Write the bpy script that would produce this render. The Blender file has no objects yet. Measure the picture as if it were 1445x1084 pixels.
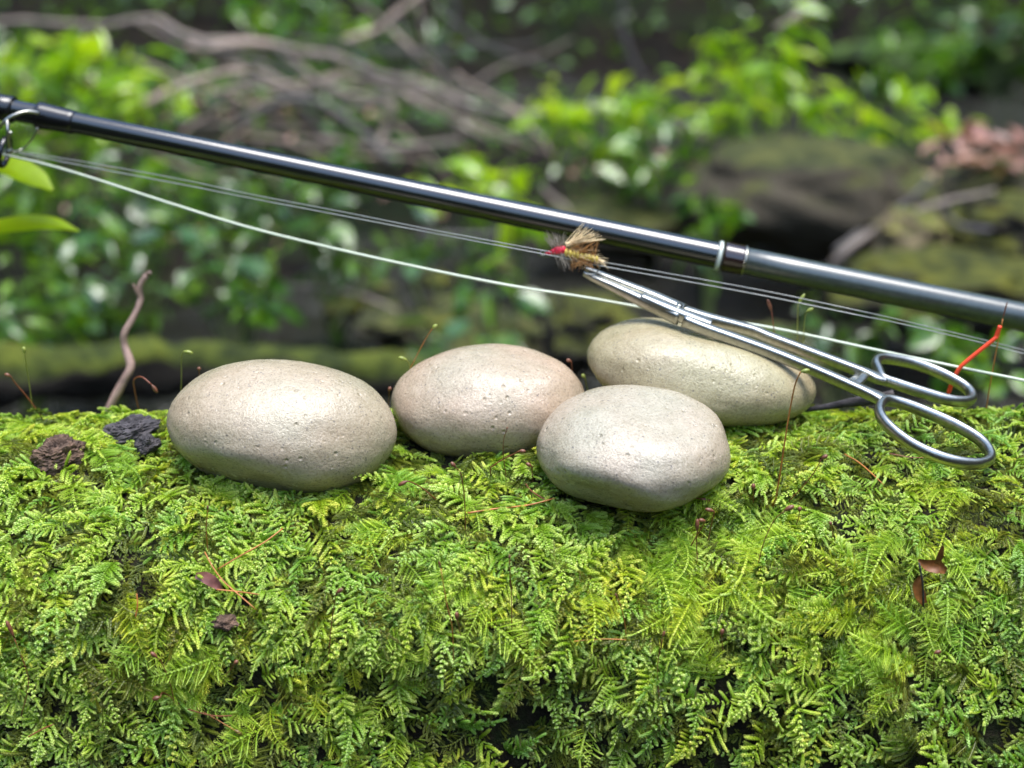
import bpy, math, random
import numpy as np
from mathutils import Vector, Matrix, Euler, noise
from mathutils.bvhtree import BVHTree

random.seed(7)
rng = np.random.default_rng(7)
S = bpy.context.scene
COL = S.collection
R = math.radians

# ------------------------------------------------------------------ camera, world, sun, exposure
PITCH = R(15.0)
HFOV = R(40.0)
CAM = Vector((0.0, 0.0, 0.14))
FPX = 722.5 / math.tan(HFOV / 2)
cd = bpy.data.cameras.new('camera')
cam = bpy.data.objects.new('camera', cd)
COL.objects.link(cam)
cam.location = CAM
cam.rotation_euler = (math.pi / 2 - PITCH, 0, 0)
cd.sensor_width = 36
cd.lens = 18 / math.tan(HFOV / 2)
cd.clip_start = 0.01
cd.clip_end = 500
cd.dof.use_dof = True
cd.dof.focus_distance = 0.415
cd.dof.aperture_fstop = 8.8
S.camera = cam

W = bpy.data.worlds.new('World')
S.world = W
W.use_nodes = True
wn = W.node_tree
bgn = wn.nodes['Background']
sky = wn.nodes.new('ShaderNodeTexSky')
sky.sky_type = 'NISHITA'
sky.sun_disc = False
sky.sun_elevation = R(74)
sky.sun_rotation = R(160)
wn.links.new(sky.outputs[0], bgn.inputs[0])
bgn.inputs[1].default_value = 0.15

sd = bpy.data.lights.new('sun', 'SUN')
sd.energy = 1.4
sd.angle = R(32)
sd.color = (1.0, 0.975, 0.94)
sun = bpy.data.objects.new('sun', sd)
COL.objects.link(sun)
sv = Vector((0.14, -0.13, 0.98)).normalized()
sun.rotation_euler = sv.to_track_quat('Z', 'Y').to_euler()

S.view_settings.view_transform = 'Standard'
S.view_settings.look = 'None'
S.view_settings.gamma = 1
S.view_settings.use_curve_mapping = False
S.view_settings.exposure = 1.95

# ------------------------------------------------------------------ helpers
FW = Vector((0, math.cos(PITCH), -math.sin(PITCH)))
UP = Vector((0, math.sin(PITCH), math.cos(PITCH)))


def ray(px, py):
    return (Vector((1, 0, 0)) * ((px - 722.5) / FPX) + UP * (-(py - 542) / FPX) + FW)


def at(px, py, Y):
    d = ray(px, py)
    return CAM + d * (Y / d.y)


def proj(p):
    d = Vector(p) - CAM
    w = d.dot(FW)
    return (722.5 + FPX * d.x / w, 542 - FPX * d.dot(UP) / w)


def mpp(Y):
    """metres for one photo pixel at distance Y"""
    return Y / math.cos(PITCH) / FPX


class MB:
    def __init__(self):
        self.v = []
        self.f = []

    def tube(self, pts, rad, seg=8, caps=True, flat=None, normal=None):
        """sweep along pts; rad = number or list. flat=(list of) thickness ratio along `normal`"""
        pts = [Vector(p) for p in pts]
        n = len(pts)
        if not hasattr(rad, '__len__'):
            rad = [rad] * n
        b = len(self.v)
        prev = None
        for i, p in enumerate(pts):
            t = (pts[min(i + 1, n - 1)] - pts[max(i - 1, 0)])
            t = t.normalized() if t.length > 1e-9 else Vector((0, 0, 1))
            if normal is not None:
                nn = Vector(normal)
                nn = (nn - t * nn.dot(t)).normalized()
                s = t.cross(nn)
            else:
                if prev is None:
                    a = Vector((0, 0, 1)) if abs(t.z) < .9 else Vector((1, 0, 0))
                    s = t.cross(a).normalized()
                else:
                    s = (prev - t * prev.dot(t)).normalized()
                nn = s.cross(t)
            prev = s
            fl = 1.0 if flat is None else (flat[i] if hasattr(flat, '__len__') else flat)
            for k in range(seg):
                a = 2 * math.pi * k / seg
                c, sn = math.cos(a), math.sin(a)
                if flat is not None:
                    # squarish rounded section
                    e = 0.62
                    c = math.copysign(abs(c) ** e, c)
                    sn = math.copysign(abs(sn) ** e, sn)
                self.v.append(p + s * (c * rad[i]) + nn * (sn * rad[i] * fl))
        for i in range(n - 1):
            for k in range(seg):
                k2 = (k + 1) % seg
                self.f.append((b + i * seg + k, b + i * seg + k2, b + (i + 1) * seg + k2, b + (i + 1) * seg + k))
        if caps:
            self.f.append(tuple(b + k for k in range(seg))[::-1])
            self.f.append(tuple(b + (n - 1) * seg + k for k in range(seg)))
        return self

    def ring(self, pts, rw, rt, normal, seg=10):
        """closed band through pts; rw half width in plane, rt half thickness along normal"""
        pts = [Vector(p) for p in pts]
        n = len(pts)
        b = len(self.v)
        nn0 = Vector(normal)
        for i, p in enumerate(pts):
            t = (pts[(i + 1) % n] - pts[i - 1]).normalized()
            nn = (nn0 - t * nn0.dot(t)).normalized()
            s = t.cross(nn)
            w = rw[i] if hasattr(rw, '__len__') else rw
            for k in range(seg):
                a = 2 * math.pi * k / seg
                self.v.append(p + s * (math.cos(a) * w) + nn * (math.sin(a) * rt))
        for i in range(n):
            j = (i + 1) % n
            for k in range(seg):
                k2 = (k + 1) % seg
                self.f.append((b + i * seg + k, b + i * seg + k2, b + j * seg + k2, b + j * seg + k))
        return self

    def ball(self, c, r, seg=8, rings=6, scale=(1, 1, 1), rot=None):
        b = len(self.v)
        c = Vector(c)
        for i in range(rings + 1):
            th = math.pi * i / rings
            for k in range(seg):
                ph = 2 * math.pi * k / seg
                p = Vector((math.sin(th) * math.cos(ph) * scale[0], math.sin(th) * math.sin(ph) * scale[1],
                            math.cos(th) * scale[2])) * r
                if rot is not None:
                    p = rot @ p
                self.v.append(c + p)
        for i in range(rings):
            for k in range(seg):
                k2 = (k + 1) % seg
                self.f.append((b + i * seg + k, b + (i + 1) * seg + k, b + (i + 1) * seg + k2, b + i * seg + k2))
        return self

    def mesh(self, name, mat=None, smooth=True):
        me = bpy.data.meshes.new(name)
        me.from_pydata([tuple(p) for p in self.v], [], self.f)
        me.validate()
        if smooth:
            me.polygons.foreach_set('use_smooth', [True] * len(me.polygons))
        if mat:
            me.materials.append(mat)
        me.update()
        return me

    def build(self, name, mat=None, parent=None, smooth=True):
        return link(name, self.mesh(name, mat, smooth), parent)


def link(name, data, parent=None):
    o = bpy.data.objects.new(name, data)
    COL.objects.link(o)
    if parent is not None:
        o.parent = parent
        if parent.type == 'EMPTY' and parent.get('_base'):
            pass
    return o


def tag(o, label=None, cat=None, group=None, kind=None):
    if label:
        o['label'] = label
    if cat:
        o['category'] = cat
    if group:
        o['group'] = group
    if kind:
        o['kind'] = kind
    return o


def thing(name, loc, label, cat, group=None):
    o = link(name, None)
    o.location = loc
    bpy.context.view_layer.update()
    return tag(o, label, cat, group)


def part(mb, name, mat, parent, label=None, smooth=True):
    """mesh given in world coordinates becomes a child of parent (parents are never rotated or scaled)"""
    off = Vector(parent.location)
    q = parent.parent
    while q is not None:
        off += Vector(q.location)
        q = q.parent
    mb.v = [Vector(p) - off for p in mb.v]
    o = mb.build(name, mat, parent, smooth)
    if label:
        o['label'] = label
    return o


def spl(pts, n):
    """Catmull-Rom through pts -> n points"""
    pts = [Vector(p) for p in pts]
    P = [pts[0] * 2 - pts[1]] + pts + [pts[-1] * 2 - pts[-2]]
    out = []
    m = len(pts) - 1
    for i in range(n):
        u = i / (n - 1) * m
        k = min(int(u), m - 1)
        t = u - k
        a, b, c, d = P[k], P[k + 1], P[k + 2], P[k + 3]
        out.append(0.5 * ((2 * b) + (c - a) * t + (2 * a - 5 * b + 4 * c - d) * t * t + (3 * b - a - 3 * c + d) * t ** 3))
    return out


def lerp(a, b, t):
    return a + (b - a) * t


# ------------------------------------------------------------------ materials
def mat(name):
    m = bpy.data.materials.new(name)
    m.use_nodes = True
    nt = m.node_tree
    return m, nt, nt.nodes['Principled BSDF']


def nd(nt, typ, **kw):
    n = nt.nodes.new(typ)
    for k, v in kw.items():
        if k in n.inputs.keys():
            n.inputs[k].default_value = v
        else:
            setattr(n, k, v)
    return n


def ramp(nt, fac, stops):
    n = nt.nodes.new('ShaderNodeValToRGB')
    cr = n.color_ramp
    while len(cr.elements) < len(stops):
        cr.elements.new(0.5)
    for e, (p, c) in zip(cr.elements, stops):
        e.position = p
        e.color = (*c, 1) if len(c) == 3 else c
    nt.links.new(fac, n.inputs[0])
    return n.outputs[0]


def objcoord(nt):
    return nt.nodes.new('ShaderNodeTexCoord').outputs['Object']


def noise_n(nt, vec, scale, detail=3, rough=.5, dist=0.0):
    n = nd(nt, 'ShaderNodeTexNoise')
    n.inputs['Scale'].default_value = scale
    n.inputs['Detail'].default_value = detail
    n.inputs['Roughness'].default_value = rough
    n.inputs['Distortion'].default_value = dist
    nt.links.new(vec, n.inputs['Vector'])
    return n.outputs['Fac']


def bump(nt, bs, height, strength, dist):
    b = nd(nt, 'ShaderNodeBump')
    b.inputs['Strength'].default_value = strength
    b.inputs['Distance'].default_value = dist
    nt.links.new(height, b.inputs['Height'])
    nt.links.new(b.outputs[0], bs.inputs['Normal'])
    return b


def mixc(nt, fac, a, b, blend='MIX'):
    n = nt.nodes.new('ShaderNodeMix')
    n.data_type = 'RGBA'
    n.blend_type = blend
    for sock, v in ((n.inputs[0], fac), (n.inputs[6], a), (n.inputs[7], b)):
        if isinstance(v, (int, float)):
            sock.default_value = v
        elif isinstance(v, tuple):
            sock.default_value = (*v, 1)
        else:
            nt.links.new(v, sock)
    return n.outputs[2]


def simple(name, col, rough=.5, metal=0.0, var=0.0, scale=200, spec=.5, bmp=0.0):
    m, nt, b = mat(name)
    b.inputs['Roughness'].default_value = rough
    b.inputs['Metallic'].default_value = metal
    b.inputs['Specular IOR Level'].default_value = spec
    oc = objcoord(nt)
    f = noise_n(nt, oc, scale, 4, .6)
    lo = tuple(c * (1 - var) for c in col)
    hi = tuple(min(1, c * (1 + var)) for c in col)
    nt.links.new(ramp(nt, f, [(.3, lo), (.7, hi)]), b.inputs['Base Color'])
    if bmp:
        bump(nt, b, f, .6, bmp)
    return m


def leaf_mat(name, cols, rough=.35, trans=.35, attr=None, rnd=True, patch=None):
    """thin leaf: gloss + light coming through"""
    m, nt, b = mat(name)
    out = nt.nodes['Material Output']
    oi = nt.nodes.new('ShaderNodeObjectInfo')
    c = ramp(nt, oi.outputs['Random'], [(i / max(1, len(cols) - 1), k) for i, k in enumerate(cols)])
    oc = objcoord(nt)
    nz = noise_n(nt, oc, 60, 3)
    c = mixc(nt, .35, c, ramp(nt, nz, [(.3, (.35, .35, .35)), (.7, (1, 1, 1))]), 'MULTIPLY')
    nt.links.new(c, b.inputs['Base Color'])
    b.inputs['Roughness'].default_value = rough
    b.inputs['Specular IOR Level'].default_value = .8
    tr = nt.nodes.new('ShaderNodeBsdfTranslucent')
    tc = mixc(nt, 1.0, c, (1.3, 1.25, .5), 'MULTIPLY')
    nt.links.new(tc, tr.inputs[0])
    mx = nt.nodes.new('ShaderNodeMixShader')
    mx.inputs[0].default_value = trans
    nt.links.new(b.outputs[0], mx.inputs[1])
    nt.links.new(tr.outputs[0], mx.inputs[2])
    nt.links.new(mx.outputs[0], out.inputs[0])
    return m


def moss_frond_mat(name, dark, mid, pale):
    m, nt, b = mat(name)
    out = nt.nodes['Material Output']
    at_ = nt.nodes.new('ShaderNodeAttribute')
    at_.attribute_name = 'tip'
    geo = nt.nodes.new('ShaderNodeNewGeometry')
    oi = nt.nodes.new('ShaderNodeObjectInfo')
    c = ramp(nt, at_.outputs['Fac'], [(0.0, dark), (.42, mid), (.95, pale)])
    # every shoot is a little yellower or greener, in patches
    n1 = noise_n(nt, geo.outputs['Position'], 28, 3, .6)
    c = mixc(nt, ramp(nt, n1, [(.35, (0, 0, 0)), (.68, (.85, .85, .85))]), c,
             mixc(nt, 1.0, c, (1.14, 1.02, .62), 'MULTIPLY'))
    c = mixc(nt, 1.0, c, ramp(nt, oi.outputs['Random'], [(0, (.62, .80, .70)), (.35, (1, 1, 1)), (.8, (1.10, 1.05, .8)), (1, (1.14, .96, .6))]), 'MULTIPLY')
    nt.links.new(c, b.inputs['Base Color'])
    b.inputs['Roughness'].default_value = .38
    b.inputs['Specular IOR Level'].default_value = .45
    tr = nt.nodes.new('ShaderNodeBsdfTranslucent')
    nt.links.new(mixc(nt, 1.0, c, (1.25, 1.15, .5), 'MULTIPLY'), tr.inputs[0])
    mx = nt.nodes.new('ShaderNodeMixShader')
    mx.inputs[0].default_value = .35
    nt.links.new(b.outputs[0], mx.inputs[1])
    nt.links.new(tr.outputs[0], mx.inputs[2])
    nt.links.new(mx.outputs[0], out.inputs[0])
    return m


def stone_mat(name, base, pink, seed):
    m, nt, b = mat(name)
    tc = nt.nodes.new('ShaderNodeTexCoord')
    mp = nt.nodes.new('ShaderNodeMapping')
    mp.inputs['Location'].default_value = (seed * 1.7, seed * .9, seed * 2.3)
    nt.links.new(tc.outputs['Object'], mp.inputs[0])
    v = mp.outputs[0]
    big = noise_n(nt, v, 34, 3, .5)
    grain = noise_n(nt, v, 1500, 3, .7)
    mid = noise_n(nt, v, 260, 4, .65)
    c = ramp(nt, big, [(.36, base), (.62, pink)])
    c = mixc(nt, .75, c, ramp(nt, grain, [(.34, (.66, .64, .58)), (.5, (1, 1, 1)), (.7, (1.13, 1.13, 1.13))]), 'MULTIPLY')
    c = mixc(nt, .55, c, ramp(nt, mid, [(.3, (.80, .79, .74)), (.6, (1.05, 1.05, 1.05))]), 'MULTIPLY')
    # dark mineral specks of two sizes
    for sc, th, amt in ((900, .18, .6), (430, .10, .7)):
        vo = nd(nt, 'ShaderNodeTexVoronoi')
        vo.inputs['Scale'].default_value = sc
        nt.links.new(v, vo.inputs['Vector'])
        keep = noise_n(nt, v, sc * .6, 1)
        k = nt.nodes.new('ShaderNodeMath')
        k.operation = 'MULTIPLY'
        nt.links.new(ramp(nt, vo.outputs['Distance'], [(th, (1, 1, 1)), (th + .08, (0, 0, 0))]), k.inputs[0])
        nt.links.new(ramp(nt, keep, [(.48, (0, 0, 0)), (.56, (amt, amt, amt))]), k.inputs[1])
        c = mixc(nt, k.outputs[0], c, (.11, .10, .085))
    nt.links.new(c, b.inputs['Base Color'])
    # pits and worn grain
    vo = nd(nt, 'ShaderNodeTexVoronoi')
    vo.inputs['Scale'].default_value = 330
    nt.links.new(v, vo.inputs['Vector'])
    pit = ramp(nt, vo.outputs['Distance'], [(.05, (0, 0, 0)), (.26, (1, 1, 1))])
    sel = ramp(nt, noise_n(nt, v, 90, 3, .6), [(.5, (1, 1, 1)), (.6, (0, 0, 0))])
    pit = mixc(nt, sel, pit, (1, 1, 1))
    h = nt.nodes.new('ShaderNodeMath')
    h.operation = 'ADD'
    nt.links.new(pit, h.inputs[0])
    gm = nt.nodes.new('ShaderNodeMath')
    gm.operation = 'MULTIPLY_ADD'
    gm.inputs[1].default_value = .55
    nt.links.new(grain, gm.inputs[0])
    nt.links.new(mid, gm.inputs[2])
    nt.links.new(gm.outputs[0], h.inputs[1])
    bump(nt, b, h.outputs[0], .85, .00045)
    rr = ramp(nt, noise_n(nt, v, 120, 4, .6), [(.3, (.14, .14, .14)), (.7, (.33, .33, .33))])
    nt.links.new(rr, b.inputs['Roughness'])
    b.inputs['Specular IOR Level'].default_value = .55
    return m


def mossy_rock_mat(name, rock, moss, amount, scale=14):
    m, nt, b = mat(name)
    geo = nt.nodes.new('ShaderNodeNewGeometry')
    oc = objcoord(nt)
    f1 = noise_n(nt, oc, scale, 5, .6)
    f2 = noise_n(nt, oc, scale * 6, 4, .7)
    sp = nt.nodes.new('ShaderNodeSeparateXYZ')
    nt.links.new(geo.outputs['Normal'], sp.inputs[0])
    a = nt.nodes.new('ShaderNodeMath')
    a.operation = 'MULTIPLY_ADD'
    a.inputs[1].default_value = .55
    nt.links.new(sp.outputs[2], a.inputs[0])
    nt.links.new(f1, a.inputs[2])
    k = ramp(nt, a.outputs[0], [(.92 - amount * .6, (0, 0, 0)), (1.05 - amount * .6, (1, 1, 1))])
    rc = mixc(nt, f2, tuple(x * .25 for x in rock), tuple(x * 1.1 for x in rock))
    mc = mixc(nt, f2, tuple(x * .35 for x in moss), tuple(x * 1.5 for x in moss))
    mc = mixc(nt, 1.0, mc, ramp(nt, noise_n(nt, oc, scale * 2.2, 3, .6), [(.35, (.22, .25, .3)), (.5, (.7, .7, .7)), (.68, (1.35, 1.2, 1.0))]), 'MULTIPLY')
    nt.links.new(mixc(nt, k, rc, mc), b.inputs['Base Color'])
    b.inputs['Roughness'].default_value = .8
    b.inputs['Specular IOR Level'].default_value = .2
    bump(nt, b, f2, .8, .01)
    return m


M = {}
M['stone_a'] = stone_mat('pale_speckled_stone', (.355, .312, .21), (.40, .318, .215), 1)
M['stone_b'] = stone_mat('pale_pinkish_stone', (.365, .312, .215), (.42, .314, .215), 2)
M['stone_c'] = stone_mat('pale_grey_stone', (.355, .322, .232), (.395, .322, .232), 3)
M['stone_d'] = stone_mat('buff_wet_stone', (.35, .312, .18), (.36, .295, .177), 4.3)
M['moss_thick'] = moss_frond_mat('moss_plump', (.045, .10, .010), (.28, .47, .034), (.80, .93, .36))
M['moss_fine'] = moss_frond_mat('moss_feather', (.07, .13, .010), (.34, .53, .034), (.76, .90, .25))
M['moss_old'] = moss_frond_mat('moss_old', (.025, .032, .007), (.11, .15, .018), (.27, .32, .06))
M['seta_red'] = simple('seta_red_brown', (.20, .055, .022), .4, var=.3, scale=300)
M['seta_orange'] = simple('seta_orange', (.42, .15, .03), .4, var=.3, scale=200)
M['seta_green'] = simple('seta_green', (.25, .26, .05), .4, var=.3, scale=200)
M['capsule_brown'] = simple('capsule_brown', (.16, .060, .028), .4, var=.4, scale=900)
M['capsule_green'] = simple('capsule_green', (.24, .28, .05), .35, var=.3, scale=900)
M['steel'] = simple('brushed_steel', (.37, .365, .315), .31, 1.0, var=.2, scale=700)
M['blank'] = simple('dark_varnished_blank', (.006, .008, .006), .13, var=.3, scale=80, spec=.9)
M['blank_satin'] = simple('satin_graphite_blank', (.030, .040, .030), .30, var=.35, scale=500, spec=1.0)
M['wrap'] = simple('black_thread_wrap', (.004, .004, .0045), .25, var=.3, scale=900, spec=.6)
M['wrap_brown'] = simple('brown_thread_wrap', (.016, .007, .005), .14, var=.4, scale=700, spec=.7)
M['pale_band'] = simple('pale_wrap', (.50, .55, .48), .3, var=.1)
M['fly_line'] = simple('fly_line_pale', (.55, .60, .45), .35, var=.06, scale=300)
M['leader'] = simple('leader_clear', (.27, .28, .25), .2, var=.1, scale=300, spec=.8)
M['orange'] = simple('orange_coating', (.85, .075, .025), .4, var=.08)
M['red_thread'] = simple('red_thread', (.66, .022, .05), .45, var=.35, scale=1500)
M['body_yellow'] = simple('yellow_dubbing', (.52, .39, .07), .6, var=.4, scale=1500)
M['hair_tan'] = simple('tan_hair', (.78, .61, .34), .5, var=.25, scale=900)
M['hair_brown'] = simple('brown_hackle', (.36, .17, .045), .5, var=.4, scale=900)
M['hair_grey'] = simple('grizzly_hackle', (.25, .22, .17), .5, var=.8, scale=600)
M['bark_grey'] = simple('grey_bark', (.05, .043, .043), .85, var=.7, scale=350, bmp=.0008)
M['bark_brown'] = simple('brown_bark', (.105, .062, .038), .85, var=.75, scale=300, bmp=.0008)
M['dead_leaf'] = simple('brown_dead_leaf', (.22, .085, .02), .4, var=.5, scale=300)
M['dead_red'] = simple('reddish_dead_leaf', (.22, .085, .065), .45, var=.5, scale=400)
M['twig_pink'] = simple('pinkish_twig', (.30, .195, .15), .7, var=.5, scale=130, bmp=.0012)
M['twig_grey'] = simple('weathered_branch', (.20, .16, .125), .75, var=.4, scale=40)
M['twig_tan'] = simple('pale_tan_branch', (.36, .27, .20), .7, var=.3, scale=30)
M['twig_dark'] = simple('dark_branch', (.075, .068, .06), .75, var=.4, scale=40)
M['stem_green'] = simple('green_stem', (.10, .13, .035), .5, var=.3, scale=40)
M['leaf_sunlit'] = leaf_mat('sunlit_leaf', [(.16, .36, .010), (.32, .54, .014), (.52, .70, .03)], .2, .5)  # yellow-green leaf with dappled sunlight put into the colour
M['leaf_mid'] = leaf_mat('mid_leaf', [(.045, .14, .016), (.11, .25, .02), (.24, .42, .03)], .18, .42)
M['leaf_deep'] = leaf_mat('deep_leaf', [(.035, .09, .020), (.075, .16, .024), (.14, .25, .035)], .18, .3)
M['leaf_lime'] = leaf_mat('lime_leaf', [(.50, .74, .01), (.56, .80, .012)], .35, .7)
M['leaf_litter'] = leaf_mat('fallen_pink_leaf', [(.34, .15, .10), (.50, .27, .19), (.18, .07, .045)], .45, .2)
M['leaf_yellow'] = leaf_mat('fallen_yellow_leaf', [(.48, .38, .06), (.42, .33, .08)], .45, .25)

# ------------------------------------------------------------------ large structure
WATER_Z = -0.32


def terr(x, y):
    n = noise.noise(Vector((x * .5, y * .5, 3.1))) * .06 + noise.noise(Vector((x * 1.9, y * 1.9, 7.7))) * .035
    z = -0.42 + n

    def hump(cx, cy, rx, ry, h):
        return h * math.exp(-((x - cx) / rx) ** 2 - ((y - cy) / ry) ** 2)
    z += hump(-1.15, 2.2, .75, 1.0, .24)        # left bank
    z += hump(-1.9, 4.2, 1.3, 1.6, .34)
    z += hump(-.2, 3.7, 1.3, .55, .20)          # gravel bar
    z += hump(1.5, 3.1, .9, .5, .19)
    z += hump(0, -.3, 3.0, .75, .16)            # bank under the log and the camera
    if y < -1.0:
        z += .16 * max(0, -1.0 - y) ** 1.05
    yb = 9.3 + .35 * math.sin(x * .7)
    if y > yb:
        z += .34 * (y - yb) ** 1.08 + .35 * (1 - math.exp(-(y - yb) * 2.5))
    if abs(x) > 7:
        z += .75 * (abs(x) - 7) ** 1.03
    return min(z, 60)


def grid_coords(lim, n, c=0.0):
    t = np.linspace(-1, 1, n)
    return c + lim * np.sign(t) * (np.abs(t) ** 2.6)


xs = grid_coords(70, 150)
ys = grid_coords(70, 170, 3.0)
v = [(x, y, terr(x, y)) for y in ys for x in xs]
nx = len(xs)
f = [(j * nx + i, j * nx + i + 1, (j + 1) * nx + i + 1, (j + 1) * nx + i) for j in range(len(ys) - 1) for i in range(nx - 1)]
mb = MB()
mb.v, mb.f = v, f
m, nt, b = mat('forest_floor')
oc = objcoord(nt)
f1 = noise_n(nt, oc, 1.3, 5, .6)
f2 = noise_n(nt, oc, 22, 4, .7)
c = ramp(nt, f1, [(.32, (.004, .004, .003)), (.48, (.011, .008, .005)), (.58, (.008, .014, .004)), (.72, (.007, .018, .004))])
c = mixc(nt, .8, c, ramp(nt, f2, [(.3, (.35, .33, .3)), (.55, (1, 1, 1)), (.75, (1.8, 1.5, 1.2))]), 'MULTIPLY')
nt.links.new(c, b.inputs['Base Color'])
b.inputs['Roughness'].default_value = .9
b.inputs['Specular IOR Level'].default_value = .12
bump(nt, b, f2, .8, .03)
tag(mb.build('ground', m), kind='structure')

# stream
mb = MB()
wx = np.linspace(-14, 14, 2)
mb.v = [(-30, .75, WATER_Z), (30, .75, WATER_Z), (30, 11, WATER_Z), (-30, 11, WATER_Z)]
mb.f = [(0, 1, 2, 3)]
m, nt, b = mat('stream_water')
oc = objcoord(nt)
b.inputs['Base Color'].default_value = (.022, .021, .013, 1)
b.inputs['Roughness'].default_value = .05
b.inputs['IOR'].default_value = 1.33
mp = nt.nodes.new('ShaderNodeMapping')
mp.inputs['Scale'].default_value = (1, 2.0, 1)
nt.links.new(oc, mp.inputs[0])
wv = noise_n(nt, mp.outputs[0], 9, 4, .65, .8)
bump(nt, b, wv, 1.0, .12)
tag(mb.build('stream_water', m, smooth=False), kind='structure')

# ---- mossy log in the foreground
DZ = -0.0045
PROF = [(.52, -.20), (.375, -.30), (.352, -.20), (.352, -.12), (.3605, -.0714), (.3675, -.033), (.376, -.015), (.390, -.002),
        (.408, .0066), (.43, .011), (.452, .0115), (.475, .002), (.505, -.025), (.525, -.07), (.53, -.14), (.51, -.22)]


def prof(s):
    n = len(PROF) - 1
    u = min(max(s, 0), 1) * n
    k = min(int(u), n - 1)
    t = u - k
    P = [PROF[max(0, k - 1)], PROF[k], PROF[k + 1], PROF[min(n, k + 2)]]
    r = []
    for i in range(2):
        a, b_, c_, d = (p[i] for p in P)
        r.append(.5 * (2 * b_ + (c_ - a) * t + (2 * a - 5 * b_ + 4 * c_ - d) * t * t + (3 * b_ - a - 3 * c_ + d) * t ** 3))
    return r


def log_pt(x, s):
    y, z = prof(s)
    y2, z2 = prof(min(1, s + .004))
    y1, z1 = prof(max(0, s - .004))
    t = Vector((0, y2 - y1, z2 - z1)).normalized()
    n = Vector((0, -t.z, t.y))
    if n.z < 0 and s > .2:
        pass
    p = Vector((x, y, z + DZ))
    k = noise.noise(Vector((x * 16, y * 22, z * 22))) * .0068 + noise.noise(Vector((x * 48, y * 48, z * 48 + 5))) * .0030
    k -= .0022 * max(0, -x * 6)
    return p + n * k


NXL, NSL = 260, 120
lx = np.linspace(-.36, .36, NXL)
ls = np.linspace(0.0, 1, NSL)
mb = MB()
for s in ls:
    for x in lx:
        mb.v.append(log_pt(x, s))
for j in range(NSL - 1):
    for i in range(NXL - 1):
        a = j * NXL + i
        mb.f.append((a, a + 1, a + NXL + 1, a + NXL))
for j in (0,):
    pass
mb.f.append(tuple(j * NXL for j in range(NSL)))
mb.f.append(tuple(j * NXL + NXL - 1 for j in range(NSL))[::-1])
m, nt, b = mat('rotten_mossy_wood')
oc = objcoord(nt)
f1 = noise_n(nt, oc, 90, 5, .65)
f2 = noise_n(nt, oc, 500, 4, .7)
c = ramp(nt, f1, [(.3, (.010, .007, .004)), (.5, (.020, .016, .007)), (.65, (.018, .028, .005)), (.8, (.035, .022, .012))])
nt.links.new(mixc(nt, .7, c, ramp(nt, f2, [(.3, (.4, .4, .4)), (.7, (1.4, 1.4, 1.4))]), 'MULTIPLY'), b.inputs['Base Color'])
b.inputs['Roughness'].default_value = .9
b.inputs['Specular IOR Level'].default_value = .2
bump(nt, b, f2, 1, .003)
logv, logf = [Vector(p) for p in mb.v], list(mb.f)
log = mb.build('fallen_log', m)
tag(log, 'broad fallen log under a thick green moss carpet, the stones lie on it', 'log')
LOGBVH = BVHTree.FromPolygons(logv, logf)


def on_log(px, py):
    d = ray(px, py).normalized()
    h, n, i, dist = LOGBVH.ray_cast(CAM, d)
    return h, n


# ------------------------------------------------------------------ the four stones
STONES = []


def make_stone(px0, px1, py0, py1, Y, depth, seed, yaw, roll, pitch, m, label, flats=(), taper=0.0, ex=.92, lump=.05):
    a = (px1 - px0) / 2 * mpp(Y)
    c = (py1 - py0) / 2 * mpp(Y) * .93
    b = depth
    NU, NV = 128, 72
    vs = []
    off = Vector((seed * 3.3, seed * 1.7, seed * 5.1))
    for j in range(NV + 1):
        th = math.pi * j / NV
        for i in range(NU):
            ph = 2 * math.pi * i / NU
            d = Vector((math.sin(th) * math.cos(ph), math.sin(th) * math.sin(ph), math.cos(th)))
            q = Vector([math.copysign(abs(t) ** ex, t) for t in d])
            for nv, h, k in flats:
                nn = Vector(nv).normalized()
                e = q.dot(nn) - h
                if e > -.12:
                    ee = (e + .12)
                    q = q - nn * (ee * k * min(1, ee / .24))
            q *= 1 + lump * noise.noise(d * 1.3 + off) + lump * .35 * noise.noise(d * 3.1 + off) + .004 * noise.noise(d * 11 + off)
            q = Vector((q.x * a, q.y * b * (1 + taper * q.x), q.z * c * (1 + taper * q.x)))
            vs.append(q)
    rot = (Euler((pitch, 0, 0)).to_matrix() @ Euler((0, roll, 0)).to_matrix() @ Euler((0, 0, yaw)).to_matrix())
    vs = [rot @ q for q in vs]
    pos = at((px0 + px1) / 2, (py0 + py1) / 2, Y)
    sx = sz = 1.0
    for it in range(6):   # size the stone so that it fills the measured extent
        pr = [proj(Vector((q.x * sx, q.y, q.z * sz)) + pos) for q in vs[::3]]
        X0, X1 = min(p[0] for p in pr), max(p[0] for p in pr)
        Y0, Y1 = min(p[1] for p in pr), max(p[1] for p in pr)
        sx *= (px1 - px0) / (X1 - X0)
        sz *= (py1 - py0) / (Y1 - Y0)
        pos += Vector((((px0 + px1) - (X0 + X1)) / 2 * mpp(Y), 0, ((Y0 + Y1) - (py0 + py1)) / 2 * mpp(Y)))
    mb = MB()
    mb.v = [Vector((q.x * sx, q.y, q.z * sz)) for q in vs]
    for j in range(NV):
        for i in range(NU):
            i2 = (i + 1) % NU
            mb.f.append((j * NU + i, (j + 1) * NU + i, (j + 1) * NU + i2, j * NU + i2))
    o = mb.build('stone', m)
    o.location = pos
    tag(o, label, 'stone', 'smooth pale river stones on the moss')
    wv = [p + pos for p in mb.v]
    STONES.append((pos, BVHTree.FromPolygons(wv, mb.f), max(a, b, c) * 1.1, wv))
    return o


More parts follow.
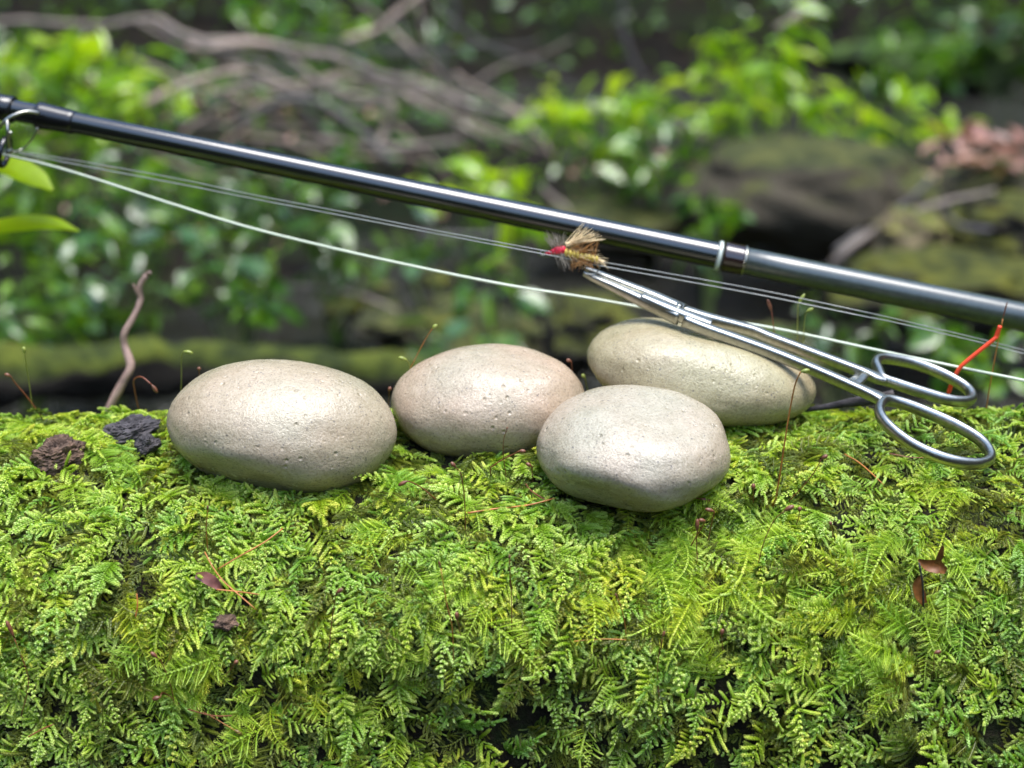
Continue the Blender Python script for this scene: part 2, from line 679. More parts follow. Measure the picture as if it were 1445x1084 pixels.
make_stone(235, 560, 507, 699, .414, .027, 1, R(-4), R(3), R(6), M['stone_a'],
           'leftmost smooth beige stone, beside the bark pieces on the moss',
           flats=(((-.25, -.8, -.55), .84, .5),), ex=1.0, lump=.045)
make_stone(552, 826, 485, 650, .438, .025, 2, R(6), R(-2), R(4), M['stone_b'],
           'rounded pinkish beige stone between the leftmost stone and the front stone',
           flats=(((.3, -.2, .93), .92, .5),), ex=1.0, lump=.04)
make_stone(757, 1031, 543, 723, .404, .028, 3, R(10), R(1), R(9), M['stone_c'],
           'front pale grey stone with a flat top, lying before the forceps stone',
           flats=(((.22, -.30, .92), .86, .5), ((-.5, -.75, -.35), .88, .5)), ex=.98, lump=.05)
make_stone(828, 1152, 448, 603, .446, .026, 4.2, R(-6), R(10), R(2), M['stone_d'],
           'rear buff stone tapering to the right with the steel forceps lying across it',
           flats=(((.05, .1, 1), .86, .6), ((.0, -.9, .25), .9, .4)), taper=-.08, ex=.97, lump=.045)

# ------------------------------------------------------------------ moss carpet (nobody could count it)
def frond_mesh(seed, fine, name, material):
    r = random.Random(seed)
    V, F, T = [], [], []

    def leaf(p, d, n, l, w, t0, t1):
        s = d.cross(n)
        if s.length < 1e-6:
            return
        s.normalize()
        b0 = len(V)
        V.extend([p, p + d * (l * .42) + s * (w * .5) + n * (w * .10), p + d * l - n * (l * .08), p + d * (l * .42) - s * (w * .5) + n * (w * .10)])
        T.extend([t0, (t0 + t1) / 2, t1, (t0 + t1) / 2])
        F.append((b0, b0 + 1, b0 + 2, b0 + 3))

    def shoot(p, d, n, length, step, ll, lw, droop, spread, t_base, t_tip, core=.00036):
        k = max(3, int(length / step))
        p, d, n = p.copy(), d.normalized(), n.normalized()
        rings = []
        lc = r.uniform(-.045, .045)
        for i in range(k + 1):
            u = i / k
            taper = min(1.0, .75 + u) * (1.0 if u < .7 else 1.0 - .45 * ((u - .7) / .3) ** 2)
            s = d.cross(n).normalized()
            t0 = lerp(t_base, t_tip, u) * .62
            t1 = lerp(t_base, t_tip, u)
            if core and (i % 2 == 0 or i == k):
                rr = core * taper * (1.0 if i < k else .55)
                b0 = len(V)
                for j in range(5):
                    a = 2 * math.pi * j / 5
                    V.append(p + s * (math.cos(a) * rr) + n * (math.sin(a) * rr))
                    T.append(t0 * (.9 + .25 * math.sin(a)))
                if rings:
                    a0 = rings[-1]
                    for j in range(5):
                        F.append((a0 + j, a0 + (j + 1) % 5, b0 + (j + 1) % 5, b0 + j))
                if i == k:
                    F.append(tuple(b0 + j for j in range(5)))
                rings.append(b0)
            if core > .0002:
                qs = [(s * math.cos(a) + n * math.sin(a)) for a in ((.1, 1.5708, 3.04) if i % 2 else (.75, 2.39, -1.57))]
            else:
                qs = [s, -s, n]
            for q in qs:
                dd = (d + q * (spread * r.uniform(.6, 1.4))).normalized()
                nn = q - dd * q.dot(dd) if core else (n + q * .6) - dd * (n + q * .6).dot(dd)
                if nn.length < 1e-4:
                    continue
                leaf(p + q * (core * .85 * taper), dd, nn.normalized(), ll * taper * r.uniform(.8, 1.2), lw * taper * r.uniform(.85, 1.15), t0, t1 * r.uniform(.85, 1.2))
            d = (d - n * (droop * step / .001) + s * (lc + r.uniform(-.025, .025))).normalized()
            n = (n - d * n.dot(d)).normalized()
            p = p + d * step

    L = r.uniform(.012, .019) if not fine else r.uniform(.016, .024)
    d = Vector((0, 1, .25)).normalized()
    n = Vector((0, -.25, 1)).normalized()
    bend = r.uniform(-.09, .09)
    droop0 = r.uniform(.02, .085)
    npair = r.randint(6, 9) if not fine else r.randint(9, 12)
    p = Vector((0, 0, 0))
    K = npair * 2
    step = L / K
    for i in range(K):
        u = (i + 1) / K
        s = d.cross(n).normalized()
        side = 1 if i % 2 else -1
        env = (min(1, u / .22) ** .8) * (1.0 if u < .35 else max(.16, 1 - (u - .35) / .68))
        bl = (.0062 if not fine else .0066) * env * r.uniform(.75, 1.12)
        if r.random() > .1 and bl > .0005:
            ang = r.uniform(.75, 1.15) if not fine else r.uniform(.85, 1.15)
            bd = d * math.cos(ang) + s * (side * math.sin(ang)) + n * r.uniform(-.12, .2)
            if fine:
                shoot(p, bd, n, bl, .00072, .00135, .00030, r.uniform(.01, .05), .8, .4, 1.0, .00013)
            else:
                shoot(p, bd, n, bl, .00038, .00076, .00056, droop0 * r.uniform(-.2, 1.9), .30, .34, .95)
        # main stem leaves
        for q in (s, -s, n):
            dd = (d + q * (.5 if not fine else .35)).normalized()
            nn = (n + q * .5)
            nn = (nn - dd * nn.dot(dd)).normalized()
            leaf(p + q * (.0001 if not fine else 0), dd, nn, .0010, .0005 if not fine else .0004, .2 + .3 * u, .45 + .5 * u)
        d = (d - n * (r.uniform(.8, 1.6) * step / .018) * (1.0 if u > .25 else .3) + s * bend).normalized()
        n = (n - d * n.dot(d)).normalized()
        p = p + d * step
    shoot(p, d, n, .0034, .00036, .0008, .00046 if not fine else .00025, .05, .3 if not fine else .5, .5, .95, .0003 if not fine else 0)
    me = bpy.data.meshes.new(name)
    me.from_pydata([tuple(q) for q in V], [], F)
    a = me.attributes.new('tip', 'FLOAT', 'POINT')
    a.data.foreach_set('value', np.clip(np.array(T, dtype=np.float32), 0, 1))
    me.materials.append(material)
    me.polygons.foreach_set('use_smooth', [False] * len(me.polygons))
    me.update()
    return me


fronds = bpy.data.collections.new('moss_shoots')
NV_A, NV_B, NV_C = 8, 6, 3
k = 0
for i in range(NV_A):
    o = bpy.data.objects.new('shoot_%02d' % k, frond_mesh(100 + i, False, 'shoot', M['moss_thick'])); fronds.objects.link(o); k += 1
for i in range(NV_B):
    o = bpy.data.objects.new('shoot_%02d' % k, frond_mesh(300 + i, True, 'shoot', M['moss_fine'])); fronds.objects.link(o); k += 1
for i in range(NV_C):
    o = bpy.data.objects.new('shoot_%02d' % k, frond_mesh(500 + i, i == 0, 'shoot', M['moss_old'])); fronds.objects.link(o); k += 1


def scatter_moss():
    pts, rots, scl, idx = [], [], [], []
    gy, gz = 0, 0
    count = 0
    N = 20500
    for q in range(N):
        x = random.uniform(-.26, .26)
        s = random.uniform(.185, .85)
        h = .0008
        p = log_pt(x, s)
        px_ = log_pt(x + h, s)
        ps_ = log_pt(x, s + .002)
        tx = (px_ - p).normalized()
        ts = (ps_ - p).normalized()
        n = tx.cross(ts).normalized()
        if n.dot(Vector((0, -.5, 1))) < 0 and s < .75:
            n = -n
        pp = proj(p)
        if pp[0] < -140 or pp[0] > 1585 or pp[1] > 1230:
            continue
        # bare, thin places where the wood shows
        bare = noise.noise(Vector((x * 34, p.y * 34, p.z * 34 + 9.1)))
        under = q >= 13500
        layer = .1 if under else random.random()
        if bare > .43 and layer > .24 and random.random() < .75:
            continue
        skip = False
        for pos, bv, rad, wv in STONES:
            dd = p + n * .002 - pos
            if dd.length < rad:
                hit = bv.find_nearest(p + n * .0025)
                if hit[0] is not None:
                    inside = (p + n * .0025 - hit[0]).dot(hit[1]) < 0 and hit[3] > .0009
                    if inside:
                        skip = True
                        break
        if skip:
            continue
        # growth direction: downhill on the face, loosely combed on top
        down = Vector((0, 0, -1)) + Vector((0, -.45, 0))
        down = (down - n * down.dot(n)).normalized()
        side = n.cross(down).normalized()
        steep = max(0, min(1, 1 - n.z))
        flow = noise.noise(Vector((x * 20, p.y * 20, p.z * 20 + 40))) * 2.6
        a = flow + random.gauss(0, .75 if steep > .3 else 1.0)
        g = down * math.cos(a) + side * math.sin(a)
        el = random.uniform(.05, .6) + .25 * steep
        lift = random.uniform(-.0045, .0026)
        g = (g * math.cos(el) + n * math.sin(el)).normalized()
        z = (n - g * n.dot(g)).normalized()
        z = (z + g.cross(z) * random.gauss(0, .25)).normalized()
        z = (z - g * z.dot(g)).normalized()
        xx = g.cross(z)
        mtx = Matrix((xx, g, z)).transposed()
        e = mtx.to_euler()
        kind = noise.noise(Vector((x * 17, p.y * 17, p.z * 17 + 70))) + random.uniform(-.35, .35)
        kx = -.1
        if layer < .17:
            i = NV_A + NV_B + random.randrange(NV_C)
            lift = random.uniform(-.001, .0006)
        elif kind > .27:
            i = NV_A + random.randrange(NV_B)
        else:
            i = random.randrange(NV_A)
        p = p + n * lift - g * .004
        pts.append(p)
        rots.append(e)
        scl.append(random.uniform(.52, .85) if random.random() < .6 else random.uniform(.8, 1.22))
        if x > .098 and p.y > .385:
            scl[-1] *= .8      # pressed flat under the forceps
        if under:
            scl[-1] = random.uniform(.42, .72)
        idx.append(i)
    me = bpy.data.meshes.new('moss')
    me.from_pydata([tuple(p) for p in pts], [], [])
    a = me.attributes.new('rot', 'FLOAT_VECTOR', 'POINT')
    a.data.foreach_set('vector', np.array([tuple(e) for e in rots], dtype=np.float32).ravel())
    a = me.attributes.new('scl', 'FLOAT', 'POINT')
    a.data.foreach_set('value', np.array(scl, dtype=np.float32))
    a = me.attributes.new('idx', 'INT', 'POINT')
    a.data.foreach_set('value', np.array(idx, dtype=np.int32))
    o = link('moss', me)
    tag(o, 'thick carpet of bright green feathery moss covering the log', 'moss', kind='stuff')
    ng = bpy.data.node_groups.new('moss_scatter', 'GeometryNodeTree')
    ng.interface.new_socket('Geometry', in_out='INPUT', socket_type='NodeSocketGeometry')
    ng.interface.new_socket('Geometry', in_out='OUTPUT', socket_type='NodeSocketGeometry')
    gi = ng.nodes.new('NodeGroupInput')
    go = ng.nodes.new('NodeGroupOutput')
    mp = ng.nodes.new('GeometryNodeMeshToPoints')
    ci = ng.nodes.new('GeometryNodeCollectionInfo')
    ci.inputs['Collection'].default_value = fronds
    ci.inputs['Separate Children'].default_value = True
    ci.inputs['Reset Children'].default_value = True
    ip = ng.nodes.new('GeometryNodeInstanceOnPoints')
    ip.inputs['Pick Instance'].default_value = True

    def na(nm, ty):
        q = ng.nodes.new('GeometryNodeInputNamedAttribute')
        q.data_type = ty
        q.inputs['Name'].default_value = nm
        return q.outputs['Attribute']
    er = ng.nodes.new('FunctionNodeEulerToRotation')
    L = ng.links.new
    L(gi.outputs[0], mp.inputs[0])
    L(mp.outputs[0], ip.inputs['Points'])
    L(ci.outputs[0], ip.inputs['Instance'])
    L(na('idx', 'INT'), ip.inputs['Instance Index'])
    L(na('rot', 'FLOAT_VECTOR'), er.inputs[0])
    L(er.outputs[0], ip.inputs['Rotation'])
    L(na('scl', 'FLOAT'), ip.inputs['Scale'])
    L(ip.outputs[0], go.inputs[0])
    md = o.modifiers.new('scatter', 'NODES')
    md.node_group = ng
    print('moss shoots', len(pts), 'tris/shoot', [len(q.data.polygons) * 2 for q in fronds.objects][:12])


scatter_moss()

# ------------------------------------------------------------------ fishing rod
def rod_pt(px):
    py = 151.3 + (px - 0) * .2065 if px < 1011 else 360.1 + (px - 1011) * .2025
    Y = lerp(.518, .483, px / 1445)
    return at(px, py, Y)


def rod_r(px):
    w = lerp(28.0, 36.5, px / 1011) if px < 1011 else lerp(37, 39.5, (px - 1011) / 434)
    return w * .5 * mpp(lerp(.518, .483, px / 1445))


rod = thing('fishing_rod', rod_pt(722), 'dark glossy fishing rod slanting across above the stones', 'fishing rod')


def rseg(name, x0, x1, m, k0=1.0, k1=1.0, rounded=True, extra=()):
    xs_ = [x0, x0 + 1.2] + [lerp(x0, x1, i / 8) for i in range(1, 8)] + [x1 - 1.2, x1]
    ks = [.93 if rounded else 1, 1] + [1] * 7 + [1, .93 if rounded else 1]
    mb = MB().tube([rod_pt(x) for x in xs_], [rod_r(x) * lerp(k0, k1, (x - x0) / (x1 - x0)) * q for x, q in zip(xs_, ks)], 40)
    return part(mb, name, m, rod)


rseg('blank', -300, 1012, M['blank'], rounded=False)
rseg('handle_section', 1040, 1800, M['blank_satin'], 1.0, 1.06)
rseg('thread_wrap', -120, 20, M['wrap'], 1.34, 1.26)
rseg('thread_wrap', 53, 106, M['wrap'], 1.30, 1.08)
rseg('thread_wrap', 1020, 1050, M['wrap_brown'], 1.13, 1.10)
rseg('pale_band', 1011, 1018, M['pale_band'], 1.10, 1.10)
rseg('silver_band', 1048, 1051.5, M['steel'], 1.13, 1.13)
# stripping guide under the rod
g = MB()
Yg = .513
frame = spl([at(56, 160, Yg - .004), at(40, 157.5, Yg - .006), at(24, 161, Yg - .008), at(10, 168, Yg - .009), at(-2, 181, Yg - .009), at(-22, 205, Yg - .006)], 20)
g.tube(frame, 2.2 * mpp(Yg), 8)
g.tube(spl([at(10, 169, Yg - .009), at(11, 185, Yg - .011), at(12, 201, Yg - .010), at(14, 213, Yg - .008)], 12), [2.3 * mpp(Yg)] * 12, 8)
g.ball(at(10.5, 175, Yg - .0095), 3.4 * mpp(Yg))
g.ball(at(15, 188, Yg - .0105), 3.0 * mpp(Yg))
g.ball(at(14, 213, Yg - .008), 4.6 * mpp(Yg))
gd = part(g, 'line_guide', M['steel'], rod)
g = MB().tube(spl([at(53, 180, Yg), at(49, 190, Yg), at(41, 202, Yg), at(30, 211, Yg), at(16, 216, Yg - .004)], 14), 1.3 * mpp(Yg), 6)
part(g, 'guide_brace', M['steel'], rod)
g = MB()
rc_ = at(6, 214, Yg)
g.ring([rc_ + Vector((math.cos(a) * .0012, math.sin(a) * .0052, math.sin(a) * .0006 + math.cos(a) * .0052)) for a in np.linspace(0, 2 * math.pi, 28)[:-1]],
       .0007, .0011, Vector((1, -.1, -.2)))
part(g, 'guide_ring', M['wrap'], rod)

# ------------------------------------------------------------------ lines
def cord(name, pts, w, m, label, cat, group=None, n=80, seg=8):
    P = spl([at(p[0], p[1], p[2] + .023 * max(0, 1 - p[0] / 760)) for p in pts], n)
    t = link(name, None)
    rr = [w * .5] * n
    t = MB().tube(P, rr, seg).build(name, m)
    return tag(t, label, cat, group)


cord('fly_line', [(-300, 150, .503), (-60, 203, .494), (0, 217, .492), (60, 231, .490), (124, 249.5, .488), (249, 290, .484), (360, 323.5, .480), (520, 362, .474), (700, 399.6, .468), (824, 419.5, .470),
                  (924, 437, .468), (1085, 462, .464), (1234, 493.5, .457), (1359, 519.6, .448), (1445, 537, .438), (1530, 556, .434), (1800, 640, .418)], .00096, M['fly_line'],
     'pale thick fly line sagging under the rod and passing behind the forceps', 'fishing line')
COL.objects.unlink(bpy.data.objects['fly_line']) if bpy.data.objects['fly_line'].type == 'EMPTY' else None
cord('leader_line', [(-300, 152, .503), (-40, 203, .492), (22, 213, .490), (124, 229.5, .486), (249, 252, .480), (360, 275.6, .474), (480, 298.5, .466), (613, 325, .460), (763, 353, .4555), (800, 360, .4555), (857, 371, .458),
                     (1060, 407, .46), (1209, 438, .453), (1284, 455, .455), (1460, 498, .458), (1800, 590, .46)], .00030, M['leader'],
     'thin clear leader, upper of the two running past the fly', 'fishing line')
cord('leader_line', [(-300, 154, .503), (-40, 206, .491), (35, 218, .489), (124, 235.5, .485), (249, 259, .479), (360, 281, .473), (480, 304, .465), (613, 329.5, .460), (766, 358.5, .455), (800, 365, .455), (857, 377, .457),
                     (1060, 414, .459), (1209, 444.5, .452), (1284, 460, .454), (1460, 503, .457), (1800, 596, .46)], .00036, M['leader'],
     'thin clear leader, lower of the two running past the fly', 'fishing line')
for o in list(COL.objects):
    if o.type == 'EMPTY' and o.get('label') is None:
        bpy.data.objects.remove(o)
cord('orange_cord', [(1338, 556, .448), (1346.6, 533, .447), (1357, 516.5, .446), (1380, 497, .445), (1402.6, 479, .444), (1406, 474, .444), (1411.5, 460, .4435)], .0014, M['orange'],
     'short kinked orange cord standing up behind the forceps rings', 'cord', n=40, seg=10)

# ------------------------------------------------------------------ forceps
FT = at(824, 383, .458)
FA = at(1400, 650, .4015)
FB = at(1374, 565, .434)
FN = (FA - FT).cross(FB - FT).normalized()
if FN.z < 0:
    FN = -FN


def fp(px, py, off=0.0):
    d = ray(px, py)
    t = (FT - CAM).dot(FN) / d.dot(FN)
    return CAM + d * t + FN * off


fc = thing('forceps', fp(960, 445), 'steel forceps lying on the rear stone with its tip gripping the fly', 'forceps')


def strip(name, pts, ws, ts, off=0.0, n=40, closed=False):
    """bar along pixel points on the forceps plane; ws half width in mm, ts half thickness in mm"""
    P = spl([fp(x, y, off) for x, y in pts], n)
    k = len(ws) - 1
    W_ = [np.interp(i / (n - 1) * k, range(k + 1), ws) * .001 for i in range(n)]
    T_ = [np.interp(i / (n - 1) * k, range(k + 1), ts) * .001 for i in range(n)]
    mb = MB().tube(P, W_, 28, True, flat=[t / w for t, w in zip(T_, W_)], normal=FN)
    return part(mb, name, M['steel'], fc)


# jaws (front one lower, rear one upper), box joint, shanks, rings
strip('jaw', [(824, 384), (840, 391), (875, 407), (915, 426), (960, 447)], [.7, 1.2, 1.7, 2.0, 2.2], [.7, 1.2, 1.7, 2.1, 2.3], -.0006)
strip('jaw', [(826, 380.5), (843, 387.5), (880, 403), (925, 421.5), (965, 440)], [.7, 1.1, 1.5, 1.8, 2.0], [.6, 1.0, 1.4, 1.8, 2.0], .0004)
strip('box_joint', [(905, 421), (940, 437), (975, 451), (1003, 461)], [1.8, 2.3, 2.3, 1.9], [1.7, 2.2, 2.2, 1.9], .0002)
g = MB().tube([fp(956, 440, .0012), fp(956, 440, .0028)], .0011, 16)
part(g, 'pivot', M['steel'], fc)
strip('shank', [(965, 452), (1000, 466), (1085, 496.5), (1160, 527), (1215, 551), (1240, 562), (1252, 569)], [1.9, 1.8, 1.7, 1.65, 1.7, 2.3, 2.2], [2.1, 2.0, 1.95, 1.85, 1.8, 1.7, 1.5])
strip('shank', [(960, 438), (1000, 450), (1060, 466), (1085, 476), (1160, 504), (1215, 524.5), (1236, 533), (1250, 537)], [1.8, 1.7, 1.65, 1.6, 1.55, 1.6, 2.2, 2.1], [2.0, 1.9, 1.85, 1.8, 1.75, 1.7, 1.6, 1.4])


def fring(pts, label):
    P = []
    pts = [fp(x, y) for x, y in pts]
    n = len(pts)
    for i in range(n):
        a, b_, c_, d = pts[i - 1], pts[i], pts[(i + 1) % n], pts[(i + 2) % n]
        for j in range(6):
            t = j / 6
            P.append(.5 * ((2 * b_) + (c_ - a) * t + (2 * a - 5 * b_ + 4 * c_ - d) * t * t + (3 * b_ - a - 3 * c_ + d) * t ** 3))
    mb = MB().ring(P, .0015, .002, FN, 16)
    return part(mb, 'finger_ring', M['steel'], fc, label)


fring([(1248, 566), (1241, 582), (1254, 602), (1288, 628), (1335, 648), (1378, 655), (1398, 646), (1385, 623), (1350, 601), (1310, 583), (1272, 569)], None)
fring([(1246, 535), (1262, 541), (1302, 554), (1345, 566), (1371, 564), (1364, 548), (1330, 528), (1290, 513), (1250, 506), (1236, 511), (1240, 524)], None)
strip('ratchet', [(1196, 539), (1206, 533), (1212, 527)], [1.3, 1.3, 1.2], [.7, .7, .7], -.001)
strip('ratchet', [(1203, 547), (1212, 541), (1219, 533)], [1.3, 1.3, 1.2], [.7, .7, .7], .0008)

# ------------------------------------------------------------------ the fly held in the tip of the forceps
YF = .4555
fly = thing('fishing_fly', at(810, 358, YF), 'bushy fishing fly with red head and tan wing held in the forceps tip', 'fishing fly')


def fpt(px, py, dz=0.0):
    return at(px, py, YF + dz)


def fibres(name, m, n, base, tip, spread_b, spread_t, r0=.00009, depth=.004, curve=2.0, seed=0):
    r = random.Random(seed)
    g_ = MB()
    for i in range(n):
        b0 = base(r)
        t0 = tip(r)
        d0 = r.uniform(-spread_b, spread_b)
        d1 = r.uniform(-spread_t, spread_t)
        mid = ((b0[0] + t0[0]) / 2 + r.uniform(-curve, curve), (b0[1] + t0[1]) / 2 + r.uniform(-curve, curve))
        P = spl([fpt(*b0, d0), fpt(*mid, (d0 + d1) / 2), fpt(*t0, d1)], 6)
        g_.tube(P, [r0, r0, r0 * .9, r0 * .75, r0 * .5, r0 * .2], 4, caps=False)
    return part(g_, name, m, fly)


# hook: eye, shank and bend
g = MB()
g.tube(spl([fpt(769, 357), fpt(800, 361), fpt(835, 368), fpt(846, 377), fpt(838, 387), fpt(824, 386)], 24), .00022, 8)
g.ring([fpt(766, 357) + Vector((math.cos(a) * .0008, 0, math.sin(a) * .0008)) for a in np.linspace(0, 2 * math.pi, 13)[:-1]], .00018, .00018, Vector((0, 1, 0)), 6)
part(g, 'hook', M['steel'], fly)
g = MB()
for (x, y, w) in ((771, 357.5, .0004), (775, 357, .0007), (781, 354.5, .0009), (786, 353, .00125), (790, 353, .00125), (794, 352.5, .0012)):
    g.ball(fpt(x, y), w * 1.05, 12, 8, (1, 1, 1.1))
part(g, 'head', M['red_thread'], fly)
g = MB()
for i in range(9):
    u = i / 8
    g.ball(fpt(lerp(799, 842, u), lerp(356, 366, u)), lerp(.0014, .00115, u), 12, 8, (.62, 1, 1))
part(g, 'body', M['body_yellow'], fly)


def bodypt(r):
    u = r.random()
    return (lerp(797, 842, u), lerp(354, 366, u) + r.uniform(-4, 5))


r_ = random.Random(5)
fibres('body_hackle', M['hair_brown'], 135, bodypt, lambda r: (lerp(800, 848, r.random()), r.choice([r.uniform(334, 356), r.uniform(366, 385)])), .001, .004, seed=1)
fibres('dubbing', M['hair_tan'], 30, bodypt, lambda r: (lerp(806, 852, r.random()), r.uniform(350, 380)), .0012, .003, r0=.00008, seed=2)
fibres('wing', M['hair_tan'], 34, lambda r: (r.uniform(797, 803), r.uniform(343, 349)),
       lambda r: (lambda u: (lerp(822, 851, u) + r.uniform(-3, 3), lerp(313, 334, u) + r.uniform(-2, 7)))(r.random()), .0006, .0022, r0=.00012, curve=1.2, seed=3)
fibres('tail', M['hair_tan'], 26, lambda r: (r.uniform(832, 840), r.uniform(362, 368)), lambda r: (r.uniform(844, 860), r.uniform(364, 382)), .0006, .0018, r0=.0001, curve=1.2, seed=4)


def hk(r):
    if r.random() < .6:
        return (r.uniform(766, 804), r.uniform(324, 342))
    return (r.uniform(784, 814), r.uniform(368, 384))


fibres('hackle', M['hair_grey'], 85, lambda r: (r.uniform(779, 797), r.uniform(350, 357)), hk, .0005, .0045, r0=.00008, seed=6)
fibres('wing_tip', M['hair_tan'], 7, lambda r: (r.uniform(808, 815), 343), lambda r: (r.uniform(840, 858), r.uniform(336, 341)), .0005, .0015, r0=.00014, curve=.8, seed=7)

# ------------------------------------------------------------------ small things on the moss
def stalk(pts, cap, label, seta='seta_red', capm='capsule_brown', w=1.6, lift=.004, group='moss capsules on thin stalks', base_on=True, dy=0.0, cs=1.0):
    """pts: pixel path from the moss to the capsule; cap: pixel end of the capsule"""
    h, n = on_log(*pts[0])
    if h is None:
        h = at(pts[0][0], pts[0][1], .455)
    Y0 = h.y
    P = []
    for i, q in enumerate(pts):
        P.append(at(q[0], q[1], Y0 - .004 - .002 * i + dy))
    t = thing('moss_capsule', P[0], label, 'moss stalk', group)
    r0 = w * .5 * mpp(Y0)
    P2 = spl(P, 14) if len(P) > 1 else P
    part(MB().tube([P2[0] + Vector((0, .004, -.004))] + P2, r0, 6), 'stalk', M[seta], t)
    c0 = P2[-1]
    c1 = at(cap[0], cap[1], c0.y)
    d = (c1 - c0)
    L_ = max(d.length, .001)
    d.normalize()
    prof_ = [(0, .35), (.15, .55), (.35, .95), (.6, 1.0), (.82, .8), (.95, .45), (1, .1)]
    sag = Vector((0, 0, -1))
    pts_, rad = [], []
    for u, k_ in prof_:
        pts_.append(c0 + d * (L_ * u) + sag * (L_ * .12 * u * u))
        rad.append(k_ * .00062 * cs)
    part(MB().tube(pts_, rad, 10), 'capsule', M[capm], t)
    return t


G = 'seta_green'
stalk([(1095, 703), (1102, 660), (1111, 600), (1119, 556), (1124, 537), (1130, 525)], (1143, 521), 'tall orange moss stalk with a hooked green capsule against the rear stone', 'seta_orange', 'capsule_green', 2.2, dy=-.004)
stalk([(46, 578), (41, 540), (37, 515), (35, 499)], (33, 488), 'pale green upright moss stalk near the left edge', G, 'capsule_green', 1.5)
stalk([(57, 586), (38, 560), (22, 541), (15, 531)], (6, 527), 'red moss stalk leaning left at the far left of the log', 'seta_red', 'capsule_brown', 1.8)
stalk([(194, 572), (190, 551), (189, 536), (200, 532), (214, 543)], (222, 553), 'bent red moss stalk beside the pinkish twig', 'seta_red', 'capsule_brown', 2.0)
stalk([(255, 565), (256, 530), (256, 505), (259, 496)], (272, 497), 'thin stalk with a green capsule above the left end of the leftmost stone', G, 'capsule_green', 1.2)
stalk([(281, 550), (281, 534), (281, 524)], (281, 517), 'short stalk with a round brown capsule rising behind the leftmost stone', 'seta_red', 'capsule_brown', 1.1)
stalk([(548, 575), (549, 560), (549, 553)], (551, 545), 'brown capsule in the gap between the two left stones', 'seta_red', 'capsule_brown', 1.1)
stalk([(566, 560), (576, 535), (578, 517), (574, 508)], (562, 503), 'stalk with a curved green capsule over the gap of the two left stones', G, 'capsule_green', 1.3)
stalk([(574, 530), (588, 502), (602, 476), (610, 464)], (617, 457), 'long orange stalk leaning right above the left end of the pinkish stone', 'seta_orange', 'capsule_green', 1.3)
stalk([(808, 535), (807, 520), (806, 510)], (799, 507), 'brown capsule behind the right end of the pinkish stone', 'seta_red', 'capsule_brown', 1.3)
stalk([(832, 560), (828, 545), (826, 534)], (821, 527), 'little pale stalk pressed between the rear stone and the pinkish stone', G, 'capsule_green', 1.8)
stalk([(657, 745), (656, 715), (654, 690), (650, 668), (643, 660)], (636, 651), 'reddish capsule hanging below the pinkish stone', 'seta_red', 'capsule_brown', 1.5)
stalk([(617, 707), (600, 692), (586, 683), (575, 679)], (562, 684), 'orange brown capsule right of the foot of the leftmost stone', 'seta_red', 'capsule_brown', 1.6)
stalk([(714, 672), (710, 640), (711, 620), (715, 607)], (716, 602), 'bare hair thin stalk crossing the front of the pinkish stone', 'seta_red', 'capsule_brown', 1.0, cs=.35, dy=-.012)
stalk([(692, 660), (710, 648), (725, 641), (732, 637)], (742, 636), 'slanting stalk with small capsule at the foot of the pinkish stone', 'seta_red', 'capsule_brown', 1.8, dy=-.008)
stalk([(752, 680), (751, 668), (750, 658)], (742, 653), 'dark red capsule left of the front stone', 'seta_red', 'capsule_brown', 1.5)
stalk([(975, 770), (990, 745), (995, 735)], (985, 733), 'brown capsule lowest in the cluster below the front stone', 'seta_red', 'capsule_brown', 1.8)
stalk([(1000, 760), (1004, 740), (1008, 722)], (995, 717), 'brown capsule in the middle of the cluster below the front stone', 'seta_red', 'capsule_brown', 1.8)
stalk([(965, 702), (980, 703), (988, 704)], (1003, 706), 'lying brown capsule against the lower right of the front stone', 'seta_red', 'capsule_brown', 1.8)
stalk([(984, 790), (983, 765), (984, 750)], (984, 730), 'left reddish capsule of the cluster below the front stone', 'seta_red', 'capsule_brown', 1.5)
stalk([(1063, 710), (1063, 698), (1063, 692)], (1063, 681), 'single upright capsule right of the front stone', 'seta_red', 'capsule_brown', 1.2)
stalk([(1070, 795), (1078, 765), (1092, 735), (1107, 721)], (1121, 712), 'long dark stalk with a big orange brown capsule in the moss on the right', 'seta_red', 'capsule_brown', 1.5, cs=1.2)
stalk([(1122, 745), (1127, 730), (1128, 722)], (1129, 714), 'small dark capsule beside the big orange brown one', 'seta_red', 'capsule_brown', 1.3)
stalk([(1115, 705), (1130, 690), (1148, 668), (1159, 648)], (1168, 641), 'slanting stalk with dark capsule between the tall stalk and the forceps', 'seta_red', 'capsule_brown', 1.4)
stalk([(1176, 760), (1174, 748), (1173, 742)], (1171, 735), 'tiny red capsule in the moss right of the front stone', 'seta_red', 'capsule_brown', 1.2, cs=.8)
stalk([(1020, 920), (1019, 905), (1018, 897)], (1020, 886), 'round pink capsule low in the moss under the front stone', 'seta_red', 'capsule_brown', 1.2)
stalk([(1318, 945), (1318, 930), (1318, 922)], (1328, 918), 'reddish capsule below the curled brown leaf', 'seta_red', 'capsule_brown', 1.3)
stalk([(248, 1003), (240, 965), (228, 935), (222, 928)], (212, 919), 'dark capsule on a long stalk in the moss at lower left', 'seta_red', 'capsule_brown', 1.5)
stalk([(262, 1000), (232, 978), (226, 984)], (215, 986), 'drooping brown capsule, lowest of the lower left moss', 'seta_red', 'capsule_brown', 1.4, cs=1.2)
stalk([(270, 995), (305, 1015), (330, 1030)], (344, 1036), 'orange capsule lying near the bottom edge at left', 'seta_orange', 'capsule_brown', 1.5)
stalk([(315, 957), (325, 945), (330, 938)], (336, 931), 'small leaning stalk in the moss below the reddish leaf scrap', 'seta_red', 'capsule_brown', 1.6)
